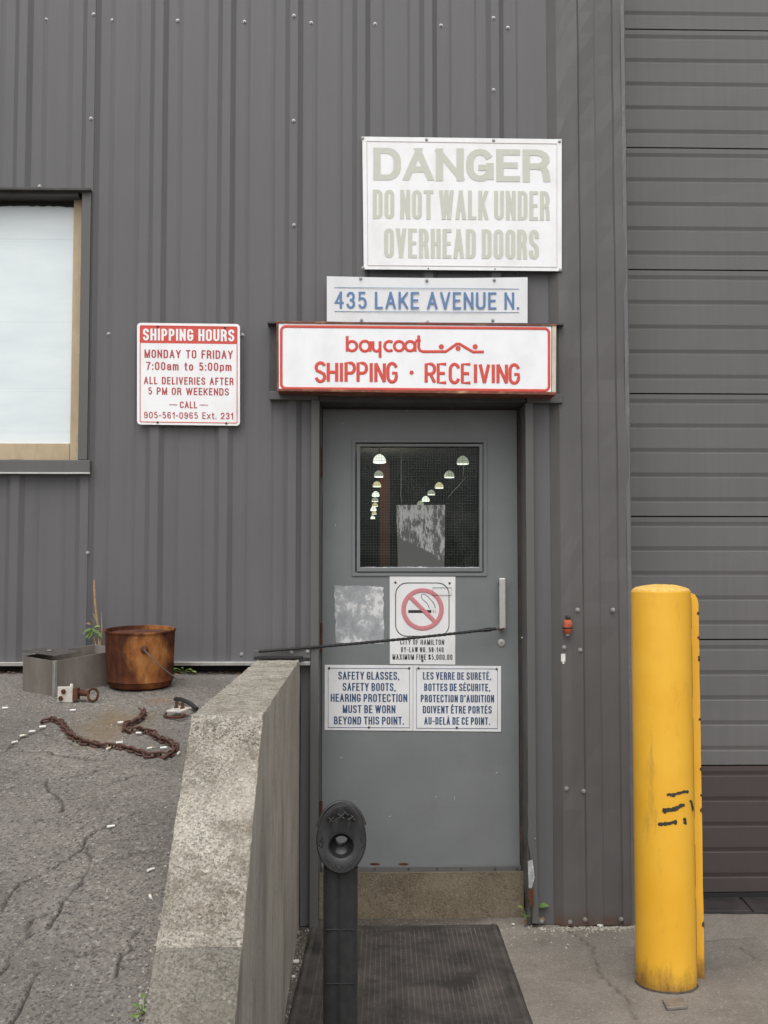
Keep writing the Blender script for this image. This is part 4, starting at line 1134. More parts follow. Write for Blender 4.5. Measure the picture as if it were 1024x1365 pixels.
# --- no smoking
s5 = DD+.003
def slab(g, C4, d, mat, th=.002):
    b = MB(); quad_px(b, C4, d, th); return obj('sign_board', b, mat, g, bevel=.0005)
g = thing('no_smoking_sign', 'white no smoking bylaw sign with pink prohibition ring on the door', 'sign', P(563,885,s5))
slab(g, [(519.6,768),(607.2,768.7),(607,886),(519.8,885.3)], s5, M['white_c'])
b = MB(); line_px(b, rrect(527.5,777,598.7,848,15,6), 1.1, s5+.0010, True)
line_px(b, [(577,783.2),(602,783.2),(602,793.4),(577,793.4)], .5, s5+.0030, True)
line_px(b, [(561.5,793.5)]+[(562,797),(564.5,800),(568.5,803),(571,807),(572.5,811)], .7, s5+.0010)
line_px(b, [(566,792),(571,795.5),(574,799),(577,802),(579,805.5),(580.5,810.5)], .7, s5+.0010)
line_px(b, [(561.5,793.5),(563,792),(566,792)], .7, s5+.0010)
quad_px(b, [(544.4,813.2),(575.2,813.2),(575.2,817.0),(544.4,817.0)], s5+.0007, .0005)
wording(g, M['black'], 'CITY OF HAMILTON', 533.6, 592.2, 859.3, 859.6, 7.0, s5+.0006, .15, .16, .6)
wording(g, M['black'], 'BY-LAW NO. 98-140', 534.7, 591.4, 869.3, 869.6, 6.9, s5+.0006, .15, .16, .6)
wording(g, M['black'], 'MAXIMUM FINE $5,000.00', 523.4, 603.2, 879.3, 879.6, 7.2, s5+.0006, .15, .16, .6)
obj('pictogram', b, M['black'], g, fixn=False)
b = MB(); line_px(b, arc(563.4,812.2,25.3,25.3,0,360,40)[:-1], 6.2, s5+.0016, True)
line_px(b, [(563.4-17.5,812.2-17.5),(563.4+17.5,812.2+17.5)], 5.6, s5+.0020)
quad_px(b, [(577.0,813.2),(578.2,813.2),(578.2,817),(577.0,817)], s5+.0007, .0005); quad_px(b, [(579.8,813.2),(581,813.2),(581,817),(579.8,817)], s5+.0007, .0005)
obj('prohibition_ring', b, M['pink'], g, fixn=False)
screws(g, [(527.2,776.4),(599.4,777.3),(563.2,880.8)], s5, RSCREW)
# --- the two safety signs
EN = [('SAFETY GLASSES,',451,532.4,905.8),('SAFETY BOOTS,',456.9,527.6,920.8),('HEARING PROTECTION',441,543,935.4),('MUST BE WORN',457,527.2,950.4),('BEYOND THIS POINT.',445.3,538.8,965.6)]
FR = [('LES VERRE DE SURET\u00c9,',564,655,905.9),('BOTTES DE S\u00c9CURITE,',565.6,653.6,921.0),("PROTECTION D'AUDITION",561,658.8,936.0),('DOIVENT \u00caTRE PORT\u00c9S',563.7,655.6,950.8),('AU-DEL\u00c0 DE CE POINT.',565.6,653.4,965.8)]
for nm, label, C4, bd, L, cap, sc_ in (
  ('safety_sign', 'white English safety glasses and boots sign low on the door', [(433,886.3),(550.4,887),(550.4,974.2),(432.8,973.2)], (437.6,890.6,546.0,969.6), EN, 10.6, [(439,890.6),(545.5,890.8),(492,969.6)]),
  ('safety_sign', 'white French safety wording sign low on the door to the right', [(550.8,887),(668,888),(668,975.4),(550.8,974.2)], (555.2,891.2,663.4,970.6), FR, 10.0, [(558,890.7),(662,891.8),(609,970)])):
    g = thing(nm, label, 'sign', P((C4[0][0]+C4[1][0])/2, 975, s5), 'pair of safety signs on the door')
    slab(g, C4, s5, M['white_c'])
    b = MB(); line_px(b, slp([(bd[0],bd[1]),(bd[2],bd[1]),(bd[2],bd[3]),(bd[0],bd[3])], .004, bd[0]), .85, s5+.0008, True); obj('border_line', b, M['navy'], g)
    b = MB()
    for s_, x0, x1, yb in L: wording(g, M['navy'], s_, x0, x1, yb, yb+.4, cap, s5+.0008, .165, .11, .55)
    screws(g, sc_, s5, RSCREW)

# ================================================================== CORD
a = P(345, 868.5, .085); e = P(661, 838.2, DD+.05)
n = 150; pts = []; rr = []
for i in range(n+1):
    u = i/n; p = a.lerp(e, u); p.z -= .006*math.sin(math.pi*u)
    pts.append(p); rr.append(.0062+.0009*math.sin(i*1.9)+(.0035 if u > .93 else 0)*(1-abs(u-.965)/.035 if u > .93 else 0))
g = thing('elastic_cord', 'black braided elastic cord stretched from the wall to the door handle', 'cord', a)
b = MB(); b.tube(pts, rr, 8); obj('cord', b, M['cord'], g, smooth=True)
h = P(672, 837.5, DD+.052); b = MB(); b.tube([e, e.lerp(h,.5)+Vector((0,0,-.006)), h, h+Vector((.004,.015,.006))], .0032, 6); obj('hook', b, M['rust'], g, smooth=True)
b = MB(); b.prism_z([(a.x-.02,-.105),(a.x+.19,-.085),(a.x+.19,-.052),(a.x+.03,-.052),(a.x-.01,-.07)], ZT+.004, ZT+.016)
tag(obj('rubber_flap', b, M['cord'], bevel=.003), 'flat black rubber flap on the far end of the concrete wall', 'flap')
# hose fitting and tag on the right part of the wall
fp = P(757.5, 832.5, .06)
g = thing('hose_fitting', 'small weathered orange fitting poking from the wall right of the door', 'fitting', fp)
b = MB(); c0 = P(756.8,845,.065); 
prof_ = [(.012,0),(.016,.006),(.020,.016),(.0215,.030),(.021,.048),(.018,.058),(.012,.062)]
b.lathe(prof_, c0, 'z', 14)
obj('body', b, M['orange'], g, smooth=True)
b = MB(); b.lathe([(.0185,0),(.0225,.004),(.0225,.008),(.021,.010)], c0+Vector((0,0,.020)), 'z', 14); obj('ring', b, M['darkmetal'], g)
b = MB(); b.lathe([(.010,0),(.011,.012),(.006,.02)], c0+Vector((.003,0,.060)), 'z', 10); b.tube([c0+Vector((.003,0,.074)), c0+Vector((.003,.035,.074))], .006, 8); obj('stem', b, M['darkmetal'], g)
b = MB(); b.lathe([(.011,0),(.0105,-.008)], c0, 'z', 12); obj('nozzle', b, M['steel'], g)
b = MB(); c0 = P(751,877,.035); b.box(c0.x-.010, c0.x+.009, -.0365, -.0345, c0.z-.016, c0.z+.018); b.box(c0.x-.004, c0.x+.004, -.0362, -.0346, c0.z-.026, c0.z-.016)
tag(obj('paper_tag', b, M['debris']), 'tiny white paper scrap stuck on the wall under the orange fitting', 'tag')

# ================================================================== BOLLARD
bc = G(888.2, 1311); br = .1115; bh = P(880, 789, -bc.y).z
g = thing('bollard', 'tall yellow steel bollard with black scuffs in front of the overhead door', 'bollard', (bc.x, bc.y, 0))
b = MB(); prof_ = []
zs = rng(-.01, bh, .05)
b.lathe([(br+.0008*noise.noise(Vector((0,0,z*3))), z) for z in zs]+[(br-.003, bh+.004)], (bc.x, bc.y, 0), 'z', 64); obj('pipe', b, M['yellow'], g, smooth=True)
b = MB(); pr = []
for i in range(9):
    a_ = i/8*math.pi/2; pr.append(((br-.0015)*math.cos(a_) if i < 8 else 0.0005, .003+.026*math.sin(a_)))
b.lathe(pr, (bc.x, bc.y, bh), 'z', 40)
b.v = [(v[0]+.003*noise.noise(Vector(v)*60), v[1], v[2]+.003*noise.noise(Vector(v)*45)) for v in b.v]
obj('concrete_cap', b, M['yellowcap'], g, smooth=True)
# guard plate welded behind its right side
b = MB(); x0_, x1_ = bc.x+br*.62, bc.x+br+.049; yb_ = bc.y+.055
zt_ = P(925, 791, -(yb_)).z
pts = [(x0_, -.01), (x1_, -.01)]
for k in range(20): pts.append((x1_+.0018*noise.noise(Vector((0, k*.9, 3))), .06+(zt_-.1)*k/19))
pts += [(x1_-.004, zt_-.02), (x1_-.014, zt_-.004), (x1_-.024, zt_), (x0_, zt_)]
b.prism_y(pts, yb_-.006, yb_+.006); obj('guard_plate', b, M['yellow'], g, bevel=.0015)
b = MB()
for z0, z1 in ((.04,.30),(.34,.50),(.60,.98),(1.06,1.26),(1.32,1.44)):
    ca = R(-14); b.box(bc.x+br+.0165, bc.x+br+.0200, yb_-.0085, yb_-.0062, z0, z1)
obj('weld_gap', b, M['darkmetal'], g)
for k in range(9):
    z0 = random.uniform(.1, 1.42); h_ = random.uniform(.006, .022); b = MB()
    b.prism_y([(x1_-.0045-random.uniform(0,.004), z0), (x1_+.0012, z0-h_*.5), (x1_+.0022, z0+h_*.4), (x1_-.001, z0+h_), (x1_-.006, z0+h_*.6)], yb_-.0078, yb_-.0058); obj('rust_chip', b, M['rust'], g)
# scuffs that hug the pipe
def on_pipe(px, py, e=.0006):
    for k in range(60):
        pass
    r = ray(px, py); ox, oy = CAM.x-bc.x, CAM.y-bc.y; rad = br+e
    A_ = r.x*r.x+r.y*r.y; B_ = 2*(ox*r.x+oy*r.y); C_ = ox*ox+oy*oy-rad*rad; D_ = B_*B_-4*A_*C_
    if D_ < 0: D_ = 0
    return CAM+r*((-B_-math.sqrt(D_))/(2*A_))
z7 = lambda x, y: (680+x/2.256, 760+y/2.256)
for pl, wd_ in (([(471,677),(480,674),(488,678),(500,673),(512,670),(525,666),(538,667)], 7), ([(458,726),(470,722),(482,721),(495,719),(508,713),(516,707),(526,706)], 9),
           ([(444,764),(456,764),(468,763),(480,762),(492,758),(503,758)], 8), ([(522,746),(528,753),(526,760),(531,764)], 6), ([(541,692),(546,698),(548,708),(550,718),(551,727)], 5)):
    L_ = []
    for (xa, ya), (xb, yb) in zip(pl, pl[1:]):
        for k in range(4): L_.append((xa+(xb-xa)*k/4, ya+(yb-ya)*k/4))
    L_.append(pl[-1]); n = len(L_); vs = []
    for k, (x, y) in enumerate(L_):
        a_ = L_[max(0, k-1)]; c_ = L_[min(n-1, k+1)]; d_ = Vector((c_[0]-a_[0], c_[1]-a_[1])).normalized()
        w_ = wd_*.85*(.25 if k in (0, n-1) else .55+.75*abs(noise.noise(Vector((x*.23, y*.23, wd_)))+.25))
        o1 = 1.5*noise.noise(Vector((x*.6, y, 1)))
        vs += [on_pipe(*z7(x-d_.y*w_, y+d_.x*w_+o1), e=.0010), on_pipe(*z7(x+d_.y*w_, y-d_.x*w_+o1), e=.0010)]
    b = MB(); b.add(vs, [(2*k, 2*k+1, 2*k+3, 2*k+2) for k in range(n-1)]); obj('scuff_mark', b, M['scuff'], g, fixn=False)
# rusty ring of dirt at its foot
b = MB(); N = 40; vs = []
for k in range(N):
    a_ = 2*math.pi*k/N; r1 = br+.006+.010*noise.noise(Vector((math.cos(a_)*3, math.sin(a_)*3, 0)))
    vs += [(bc.x+(br-.002)*math.cos(a_), bc.y+(br-.002)*math.sin(a_), .012), (bc.x+(br+.003)*math.cos(a_), bc.y+(br+.003)*math.sin(a_), .004), (bc.x+r1*math.cos(a_), bc.y+r1*math.sin(a_), -.004)]
b.add(vs, [(3*k+j, 3*((k+1) % N)+j, 3*((k+1) % N)+j+1, 3*k+j+1) for k in range(N) for j in range(2)])
obj('dirt_collar', b, M['soil'], g, smooth=True)
b = MB(); q = [G(883,1336),G(910,1334),G(917,1346),G(889,1348)]
b.hexa([(v.x,v.y,.003) for v in (q[3],q[2],q[1],q[0])], [(v.x,v.y,.012) for v in (q[3],q[2],q[1],q[0])])
tag(obj('steel_shim', b, M['plate'], bevel=.001), 'small flat grey metal plate on the ground before the bollard', 'plate')

# ================================================================== CIGARETTE RECEPTACLE
ry = -2.02; sc = F/(5+ry)
c = P(455.2, 1116, -ry)
g = thing('ash_receptacle', 'black plastic cigarette receptacle post with round holed head', 'ashtray', (P(454,1200,-ry).x, ry, 0))
cx = P(454, 1200, -ry).x; w2 = .0455
b = MB()
# fluted post: rounded box section with ribs
def section(k):
    pts = []
    for i in range(48):
        a_ = 2*math.pi*i/48; r = w2*(1/(abs(math.cos(a_))**5+abs(math.sin(a_))**5))**.2*.985
        if abs(math.sin(a_)) > .5:
            x = math.cos(a_)*r
            r += .0022*math.exp(-(x/.0035)**2)-.0022*math.exp(-((abs(x)-.012)/.006)**2)-.0016*math.exp(-((abs(x)-.030)/.006)**2)
        pts.append((cx+r*math.cos(a_), ry+.01+r*math.sin(a_)))
    return pts
b.prism_z(section(0), .02, P(454,1160,-ry+.04).z); obj('post', b, M['plastic'], g, smooth=True)
for py in (1240, 1312):
    z = P(454, py, -ry+.04).z; b = MB(); b.box(cx-.036, cx+.036, ry+.01-w2-.0012, ry+.01-w2+.004, z-.0015, z+.0015); obj('rib', b, M['plastic'], g, bevel=.0006)
b = MB(); b.lathe([(.13,0),(.13,.012),(.10,.03),(.06,.045)], (cx, ry+.01, 0), 'z', 32); obj('base', b, M['plastic'], g, smooth=True)
# head: lathe about an axis that leans up towards the viewer
b = MB(); hw, hz = .063, .085
prof_ = [(.0165/.066,.004),(.0165/.066,-.050),(.017/.066,-.075),(.98,-.075),(1.0,-.068),(1.0,.028),(.985,.036),(.94,.041),(.86,.0415),(.70,.041),(.53,.0405),(.49,.038),(.45,.028),(.36,.014),(.27,.006)]
N = 48; vs = []
for r, h in prof_:
    for k in range(N):
        a_ = 2*math.pi*k/N; x = r*hw*math.cos(a_); z = r*hz*math.sin(a_)
        if r < .7: z = r*hw*math.sin(a_)*(1.1 if r > .5 else 1.0)-.010+(.012 if r < .35 else 0)
        # peaked brow
        if r > .8 and z > 0: z *= 1+.10*max(0, 1-abs(x-.012)/.05)
        if r > .8: x *= 1.0+.03*math.cos(2*a_)
        h2 = h + (.012*max(0, z)/hz if r > .7 else 0)
        if r > .8 and z > .3*hz: h2 += .006*math.copysign(1, math.sin(a_*7))*(z/hz-.3)
        vs.append(Vector((x, -h2, z-(.004 if r < .7 else 0))))
rot = Matrix.Rotation(R(-7), 3, 'X')
vs = [rot @ v + Vector((c.x, ry-.010, c.z-.002)) for v in vs]
n_ = len(prof_)
b.add(vs, [(i*N+k, i*N+(k+1) % N, ((i+1) % n_)*N+(k+1) % N, ((i+1) % n_)*N+k) for i in range(n_) for k in range(N)])
obj('head', b, M['plastic'], g, smooth=True)
# hood band at the back of the head and embossed marks
b = MB(); pts = [rot @ Vector((hw*1.03*math.cos(R(a_)), .045, hz*1.06*math.sin(R(a_)))) + Vector((c.x, ry-.01, c.z-.002)) for a_ in range(20, 165, 6)]
b.tube(pts, .005, 8); obj('hood_band', b, M['plastic'], g, smooth=True)
def emb(x0, z0, x1, z1, th=.0026):
    b_ = []
    for x, z in ((x0, z0), (x1, z1)):
        rr_ = math.hypot(x/hw, z/hz); h = .0418 + .012*max(0, z)/hz
        b_.append(rot @ Vector((x, -h, z)) + Vector((c.x, ry-.010, c.z-.002)))
    mbe.tube(b_, th, 6)
mbe = MB()
for (x0,z0,x1,z1) in ((-.030,.046,-.018,.060),(-.033,.058,-.022,.047),(-.006,.055,.010,.070),(-.010,.067,.008,.055),(.006,.073,.018,.063),(.018,.052,.034,.062),(.024,.064,.036,.050),
    (-.048,.010,-.058,-.004),(-.058,-.004,-.050,-.016),(-.050,-.016,-.046,.0),(.050,.006,.058,-.006),(.058,-.006,.052,-.018)):
    emb(x0, z0, x1, z1)
for k in range(13):
    a_ = R(215+k*9); x = .80*hw*math.cos(a_); z = .80*hz*math.sin(a_); dx = .0035*(-1)**k
    emb(x-dx, z-.004, x+dx*.5, z+.004, .0017)
obj('embossed_mark', mbe, M['plastic'], g, smooth=True, kind='stuff')

# ================================================================== MAT
q = [G(416,1236.5), G(662,1235), G(707,1365), G(386,1365)]
# carry the sides on below the frame
k_ = 1.35
q[2] = q[1]+(q[2]-q[1])*k_; q[3] = q[0]+(q[3]-q[0])*k_
g = thing('door_mat', 'worn dark ribbed rubber mat on the ground before the grey door', 'mat', ((q[0].x+q[2].x)/2, (q[0].y+q[2].y)/2, 0))
def mp(u, v):
    a = q[0].lerp(q[1], u); b_ = q[3].lerp(q[2], u); return a.lerp(b_, v)
b = MB(); nx, ny = 40, 60; vs = []
def mh(u, v): 
    p = mp(u, v); return .008+.0016*noise.noise(Vector((p.x*5, p.y*5, 7)))+pave_h(p.x, p.y)*.5
for j in range(ny+1):
    for i in range(nx+1):
        p = mp(i/nx, j/ny); vs.append((p.x, p.y, mh(i/nx, j/ny)))
fs = [(j*(nx+1)+i, (j+1)*(nx+1)+i, (j+1)*(nx+1)+i+1, j*(nx+1)+i+1) for j in range(ny) for i in range(nx)]
b.add(vs, fs)
for side in range(4):
    L = [(0,k/40) for k in range(41)] if side == 0 else [(1,k/40) for k in range(41)] if side == 1 else [(k/40,0) for k in range(41)] if side == 2 else [(k/40,1) for k in range(41)]
    vv = []
    for u, v in L:
        p = mp(u, v); h = mh(u, v); du = (-.016,.016,0,0)[side]; dv = (0,0,-.012,.012)[side]
        p2 = mp(u+du, v+dv); vv += [(p.x,p.y,h), (p2.x,p2.y,-.004)]
    b.add(vv, [(2*k, 2*k+1, 2*k+3, 2*k+2) for k in range(40)])
obj('mat_sheet', b, M['mat'], g)
b = MB()
Wm = (q[1]-q[0]).length; Hm = (q[2]-q[1]).length
nu, nv = int(Wm/.0200), int(Hm/.0190)
for i in range(3, nu-2):
    for j in range(3, nv-2):
        u, v = i/nu, j/nv; p = mp(u, v); h = mh(u, v)
        w_ = .0026*random.uniform(.8, 1.15); l_ = .0048 if (i+j) % 2 else .0036
        if random.random() < .06: continue
        if noise.noise(Vector((p.x*6, p.y*6, 2))) < -.42: continue
        b.add([(p.x-w_,p.y-l_,h),(p.x+w_,p.y-l_,h),(p.x+w_,p.y+l_,h),(p.x-w_,p.y+l_,h),(p.x,p.y-l_*.4,h+.0032),(p.x,p.y+l_*.4,h+.0032)],
              [(0,1,4),(1,2,5,4),(2,3,5),(3,0,4,5)])
obj('stud', b, M['matstud'], g, fixn=False, kind='stuff')
b = MB()
for side in (0, 1):
    for j in range(int(Hm/.011)):
        v = j*.011/Hm
        if v > .97: break
        for (u0, u1) in (((.008,.028),) if side == 0 else ((.972,.992),)):
            p = mp(u0, v); p2 = mp(u1, v); h = mh(u0, v)
            b.box(p.x, p2.x, p.y-.0028, p.y+.0028, h-.001, h+.0035)
obj('edge_rib', b, M['matstud'], g, kind='stuff')

# ================================================================== STEEL BOX
Bp, Ap = A(72.4, 928.7), A(30, 920.6)
zB = Bp.z
Cp = A(164, 911)
e1 = (Ap-Bp); e1.z = 0; L1 = e1.length; e1.normalize(); e2 = Vector((-e1.y, e1.x, 0)); 
if e2.dot(Cp-Bp) < 0: e2 = -e2
L2 = .36
def bp(u, v, h):
    p = Bp+e1*u+e2*v; return Vector((p.x, p.y, az(p.x, p.y)+h))
bxh = .138
g = thing('steel_box', 'open dull grey steel box with a loose lid plate beside the rusty bucket', 'box', bp(L1/2, L2/2, 0))
def wallbox(u0, v0, u1, v1, h0=.0, h1=bxh):
    b = MB(); b.hexa([bp(u0,v0,h0),bp(u1,v0,h0),bp(u1,v1,h0),bp(u0,v1,h0)], [bp(u0,v0,h1),bp(u1,v0,h1),bp(u1,v1,h1),bp(u0,v1,h1)]); return b
tk = .0035
for a_ in ((0,0,L1,tk),(0,tk+.0002,tk,L2),(tk+.0002,L2-tk,L1-tk,L2),(L1-tk,tk+.0002,L1,L2)):
    obj('side_panel', wallbox(*a_), M['boxsteel'], g, bevel=.001)
obj('bottom_panel', wallbox(tk+.0002, tk+.0002, L1-tk-.0002, L2-tk-.0002, .004, .008), M['boxsteel'], g)
b = wallbox(-.001, -.001, .014, .014, 0, bxh+.001); obj('corner_post', b, M['steel'], g, bevel=.002)
ldz = bxh+.006
b = MB(); lq = [(L1+.004,-.006),( .006,.0),(.002,.135),(L1-.004,.125)]
b.hexa([bp(u,v,ldz+.012-.02*v) for u,v in lq], [bp(u,v,ldz+.015-.02*v) for u,v in lq])
lid = tag(obj('lid_plate', b, M['lid'], bevel=.001, loc=bp(.05,.05,ldz)), 'loose flat metal plate lying across the open grey box', 'plate')
b = MB(); pp = bp(L1*.55,.06,ldz+.0145); b.lathe([(.013,0),(.013,.004),(.006,.006),(0,.006)], pp, 'z', 12); obj('bolt', b, M['steel'], lid)

# ================================================================== BUCKET
bk = A(187.5, 921); bk = Vector((bk.x, bk.y+.09, 0)); bk.x = P(187.5, 880, -bk.y).x; bk.z = az(bk.x, bk.y)
g = thing('rusty_bucket', 'large rusty orange brown metal bucket beside the steel box', 'bucket', bk)
s_ = F/(5+bk.y); rt = 45.5/s_; rb_ = 42.8/s_; hh = P(187, 838, -bk.y).z-bk.z
b = MB()
prof_ = [(rb_*.80,.0),(rb_*.93,.008),(rb_*.985,.026),(rb_,.030),(rb_*1.0+.002,.032),(rb_,.036)]
for k in range(1, 8): prof_.append((rb_+(rt-rb_)*k/8, .036+(hh-.046)*k/8))
prof_ += [(rt,hh-.008),(rt+.004,hh-.007),(rt+.0045,hh-.001),(rt+.002,hh),(rt-.003,hh-.001),(rt-.004,hh-.012),(rb_-.004,.05),(.001,.045)]
b.lathe([p for p in prof_], bk, 'z', 56)
b.v = [(v[0]+.0018*noise.noise(Vector(v)*9), v[1]+.0018*noise.noise(Vector(v)*9+Vector((5,0,0))), v[2]) for v in b.v]
o = obj('bucket_shell', b, M['bucket'], g, smooth=True)
b = MB(); b.lathe([(rt*.94, 0), (rt*.5, .006), (.001, .004)], bk+Vector((0,0,hh-.016)), 'z', 24); o = obj('rubble_fill', b, M['rust'], g, smooth=True)
sideang = math.atan2(-.9, .42); hp = bk+Vector((.30*rt, -math.sqrt(1-.30**2)*rt-.001, hh*.72))
b = MB(); b.lathe([(.0155,0),(.0155,.003),(.008,.009),(.0,.011)], hp, 'y', 16); obj('handle_boss', b, M['rust'], g, smooth=True)
ang = Vector((.42, -.25, 0)); he = P(236.5, 904, -bk.y+.05)
b = MB(); pts = [hp+Vector((0,-.010,0))]
for k in range(1, 9):
    u = k/8; pts.append((hp+Vector((0,-.012,0))).lerp(he, u)+Vector((0,-.02*math.sin(math.pi*u),0)))
pts.append(he+Vector((.02,.05,-.01)))
b.tube(pts, .0024, 6); obj('bail_handle', b, M['plate'], g, smooth=True)
R_ = Matrix.Rotation(R(-6), 4, 'X'); g.rotation_euler = (R(4.0), 0, 0)

# ================================================================== CHAIN
z3 = lambda x, y: (40+x/4.267, 920+y/4.267)
cp = [(92,190),(120,182),(160,192),(185,205),(200,235),(235,272),(270,295),(320,315),(380,327),(450,333),(530,342),(590,357),(640,377),(690,390),(740,382),(785,392),(812,368),(830,342),(790,312),(740,296),(705,270),(680,252),(640,250),(600,238),(560,250),(535,240),(550,208),(590,196),(625,178),(650,152),(640,128),(616,116)]
wp = [A(*z3(*p)) for p in cp]
dense = []
for i in range(len(wp)-1):
    for k in range(12): dense.append(wp[i].lerp(wp[i+1], k/12))
dense.append(wp[-1])
pitch = .0235; res = [dense[0]]; acc = 0
for a, b_ in zip(dense, dense[1:]):
    L_ = (b_-a).length; 
    while acc+L_ >= pitch:
        u = (pitch-acc)/L_; a = a.lerp(b_, u); L_ = (b_-a).length; res.append(a.copy()); acc = 0
    acc += L_
ch = thing('rusty_chain', 'long rusty brown chain curled on the asphalt below the bucket', 'chain', A(150, 1000))
lm = MB(); pts = []
for k in range(16):
    a_ = 2*math.pi*k/16; pts.append((.0105*math.cos(a_)+(.0075 if math.cos(a_) > 0 else -.0075), .0102*math.sin(a_), 0))
lm.tube(pts, .0037, 7, True); LINK = lm.mesh('link', smooth=True); LINK.materials.append(M['chain'])
for i, p in enumerate(res[:-1]):
    nx_ = res[i+1]; d = (nx_-p).normalized()
    ql = d.to_track_quat('X', 'Z').to_euler()
    m = d.to_track_quat('X', 'Z').to_matrix() @ Matrix.Rotation(R((38 if i % 2 else -48)+random.uniform(-14, 14)), 3, 'X') @ Matrix.Rotation(R(random.uniform(-9, 9)), 3, 'Z')
    share('link', LINK, ch, p+Vector((random.uniform(-.002,.002), random.uniform(-.003,.003), .009+random.uniform(0,.003))), m.to_euler())

# ================================================================== CLAMPS
p0 = A(87, 937); g = thing('bolted_bracket', 'pale square bolted plate with a rusty ring in front of the steel box', 'bracket', p0)
zz_ = p0.z; w_ = 20/ (F/(5+p0.y)); 
b = MB(); b.box(p0.x-w_/2, p0.x+w_/2, p0.y-.004, p0.y+.006, zz_+.002, zz_+.062); obj('plate', b, M['grey_hard'], g, bevel=.002)
for dx, dz in ((-.006,.044),(-.016,.018)):
    b = MB(); b.lathe([(.0095,0),(.0095,.005),(.006,.006),(.006,.010),(0,.010)], (p0.x+dx, p0.y-.004, zz_+dz), 'y', 6); obj('bolt', b, M['rust'], g)
b = MB(); b.box(p0.x+w_/2+.001, p0.x+w_/2+.020, p0.y-.012, p0.y+.03, zz_+.012, zz_+.056); b.tube([(p0.x+w_/2+.02,p0.y+.01,zz_+.038),(p0.x+w_/2+.06,p0.y+.01,zz_+.034)], .012, 10); obj('shank', b, M['rust'], g, bevel=.002)
b = MB(); cc = Vector((p0.x+w_/2+.076, p0.y+.0, zz_+.030)); b.tube([cc+Vector((.019*math.cos(a_*math.pi/9), .004*math.sin(a_), .024*math.sin(a_*math.pi/9))) for a_ in range(18)], .0048, 8, True); obj('ring', b, M['rust'], g, smooth=True)
b = MB(); b.tube([(p0.x+.022,p0.y,zz_+.06),(p0.x+.024,p0.y,zz_+.072)], .006, 8); obj('white_knob', b, M['debris'], g)
p1 = A(238, 957); g = thing('chain_clamp', 'grey bolted clamp plate with rusty U bolt beside the concrete wall', 'clamp', p1)
q4 = [p1+Vector((-.045,.0,.02)), p1+Vector((.012,-.02,.02)), p1+Vector((.045,.02,.03)), p1+Vector((-.012,.055,.03))]
b = MB(); b.hexa(q4, [v+Vector((0,0,.007)) for v in q4]); obj('plate', b, M['grey_hard'], g, bevel=.002)
for dx, dy in ((-.012,.028),(.012,.012)):
    b = MB(); b.lathe([(.0085,0),(.0085,.007),(.005,.0075),(.005,.024),(0,.024)], p1+Vector((dx,dy,.031)), 'z', 6); obj('bolt', b, M['rust'], g)
b = MB(); b.tube([p1+Vector(v) for v in ((-.046,.01,.016),(-.05,-.004,.008),(-.035,-.02,.006),(-.01,-.03,.006),(.01,-.045,.008),(.018,-.05,.01),(.024,-.02,.014))], .005, 7); obj('u_bolt', b, M['rust'], g, smooth=True)
b = MB(); h0 = A(234, 937)+Vector((0,0,.014)); h1 = A(262, 951)+Vector((0,0,.016)); b.tube([h0, h0.lerp(h1,.3)+Vector((0,0,.010)), h0.lerp(h1,.7)+Vector((0,0,.010)), h1], .0085, 10)
tag(obj('rubber_hose', b, M['plastic'], smooth=True), 'short black rubber hose lying against the concrete wall by the clamp', 'hose')

# ================================================================== LITTER
def butt(pos, ang, label, L_=.024, up=.0045, filt=False):
    d = Vector((math.cos(ang), math.sin(ang), 0)); tag_ = thing('cigarette_butt', label, 'cigarette butt', pos, 'cigarette butts on the ground')
    b = MB(); a_ = pos-d*L_/2+Vector((0,0,up)); c_ = pos+d*L_/2+Vector((0,0,up+.001))
    b.tube([a_, c_], .0035, 8); obj('paper_tube', b, M['butt'], tag_)
    b = MB(); b.tube([c_+d*.0002, c_+d*.006], .0034, 8); obj('filter', b, M['filter'] if filt else M['butt'], tag_)
BT = [((18.5,992),.9,'lowest butt of the line in the crack at the left edge'),((29.5,983),.6,'second butt up the line in the left asphalt crack'),((41.5,979),.45,'third butt of the line left of the chain'),
 ((55.6,972.7),.2,'white cigarette butt touching the left end of the chain'),((6,946),.1,'lone cigarette butt at the left frame edge below the box'),((160,967),.1,'short butt on bare asphalt inside the chain loop'),
 ((184,981),-.5,'cigarette butt on the dirt at the chain bend under the bucket'),((199,1001.5),.7,'tilted butt lying above the lower chain run near the wall'),((217,1001),.15,'level butt inside the right bend of the chain'),
 ((238,1008),1.4,'cigarette butt pressed to the wall beside the chain bend'),((144,1001.8),1.2,'small upright butt just below the middle of the chain'),((158,994),.0,'butt lying on top of the middle of the chain'),
 ((146.4,1104.8),.45,'lone white butt in the asphalt crack halfway to the wall'),((199.8,1163),.9,'upper of two butts in the gap along the sloping wall'),((200.6,1199),1.9,'lower of two butts in the gap along the sloping wall'),
 ((96,949),.2,'tiny butt on the asphalt below the bolted bracket')]
for (px, ang, lab) in BT:
    p = A(*px)
    butt(p, ang, lab, .015, .006 if 'chain' not in lab else .010, random.random() < .3)
def chip(p, s, label, mat, name='paint_chip', cat='debris'):
    b = MB(); n = 7; pts = []
    for k in range(n):
        a_ = 2*math.pi*k/n; r = s*(.6+.5*random.random()); pts.append((p.x+r*math.cos(a_), p.y+r*1.0*math.sin(a_)))
    b.prism_z(pts, p.z+.002, p.z+.005+s*.15); return tag(obj(name, b, mat), label, cat)
chip(G(394.5,1283), .018, 'larger white chip on the dirt left of the mat', M['debris']); chip(G(391.5,1303), .010, 'smaller white chip left of the mat nearer the camera', M['debris'])
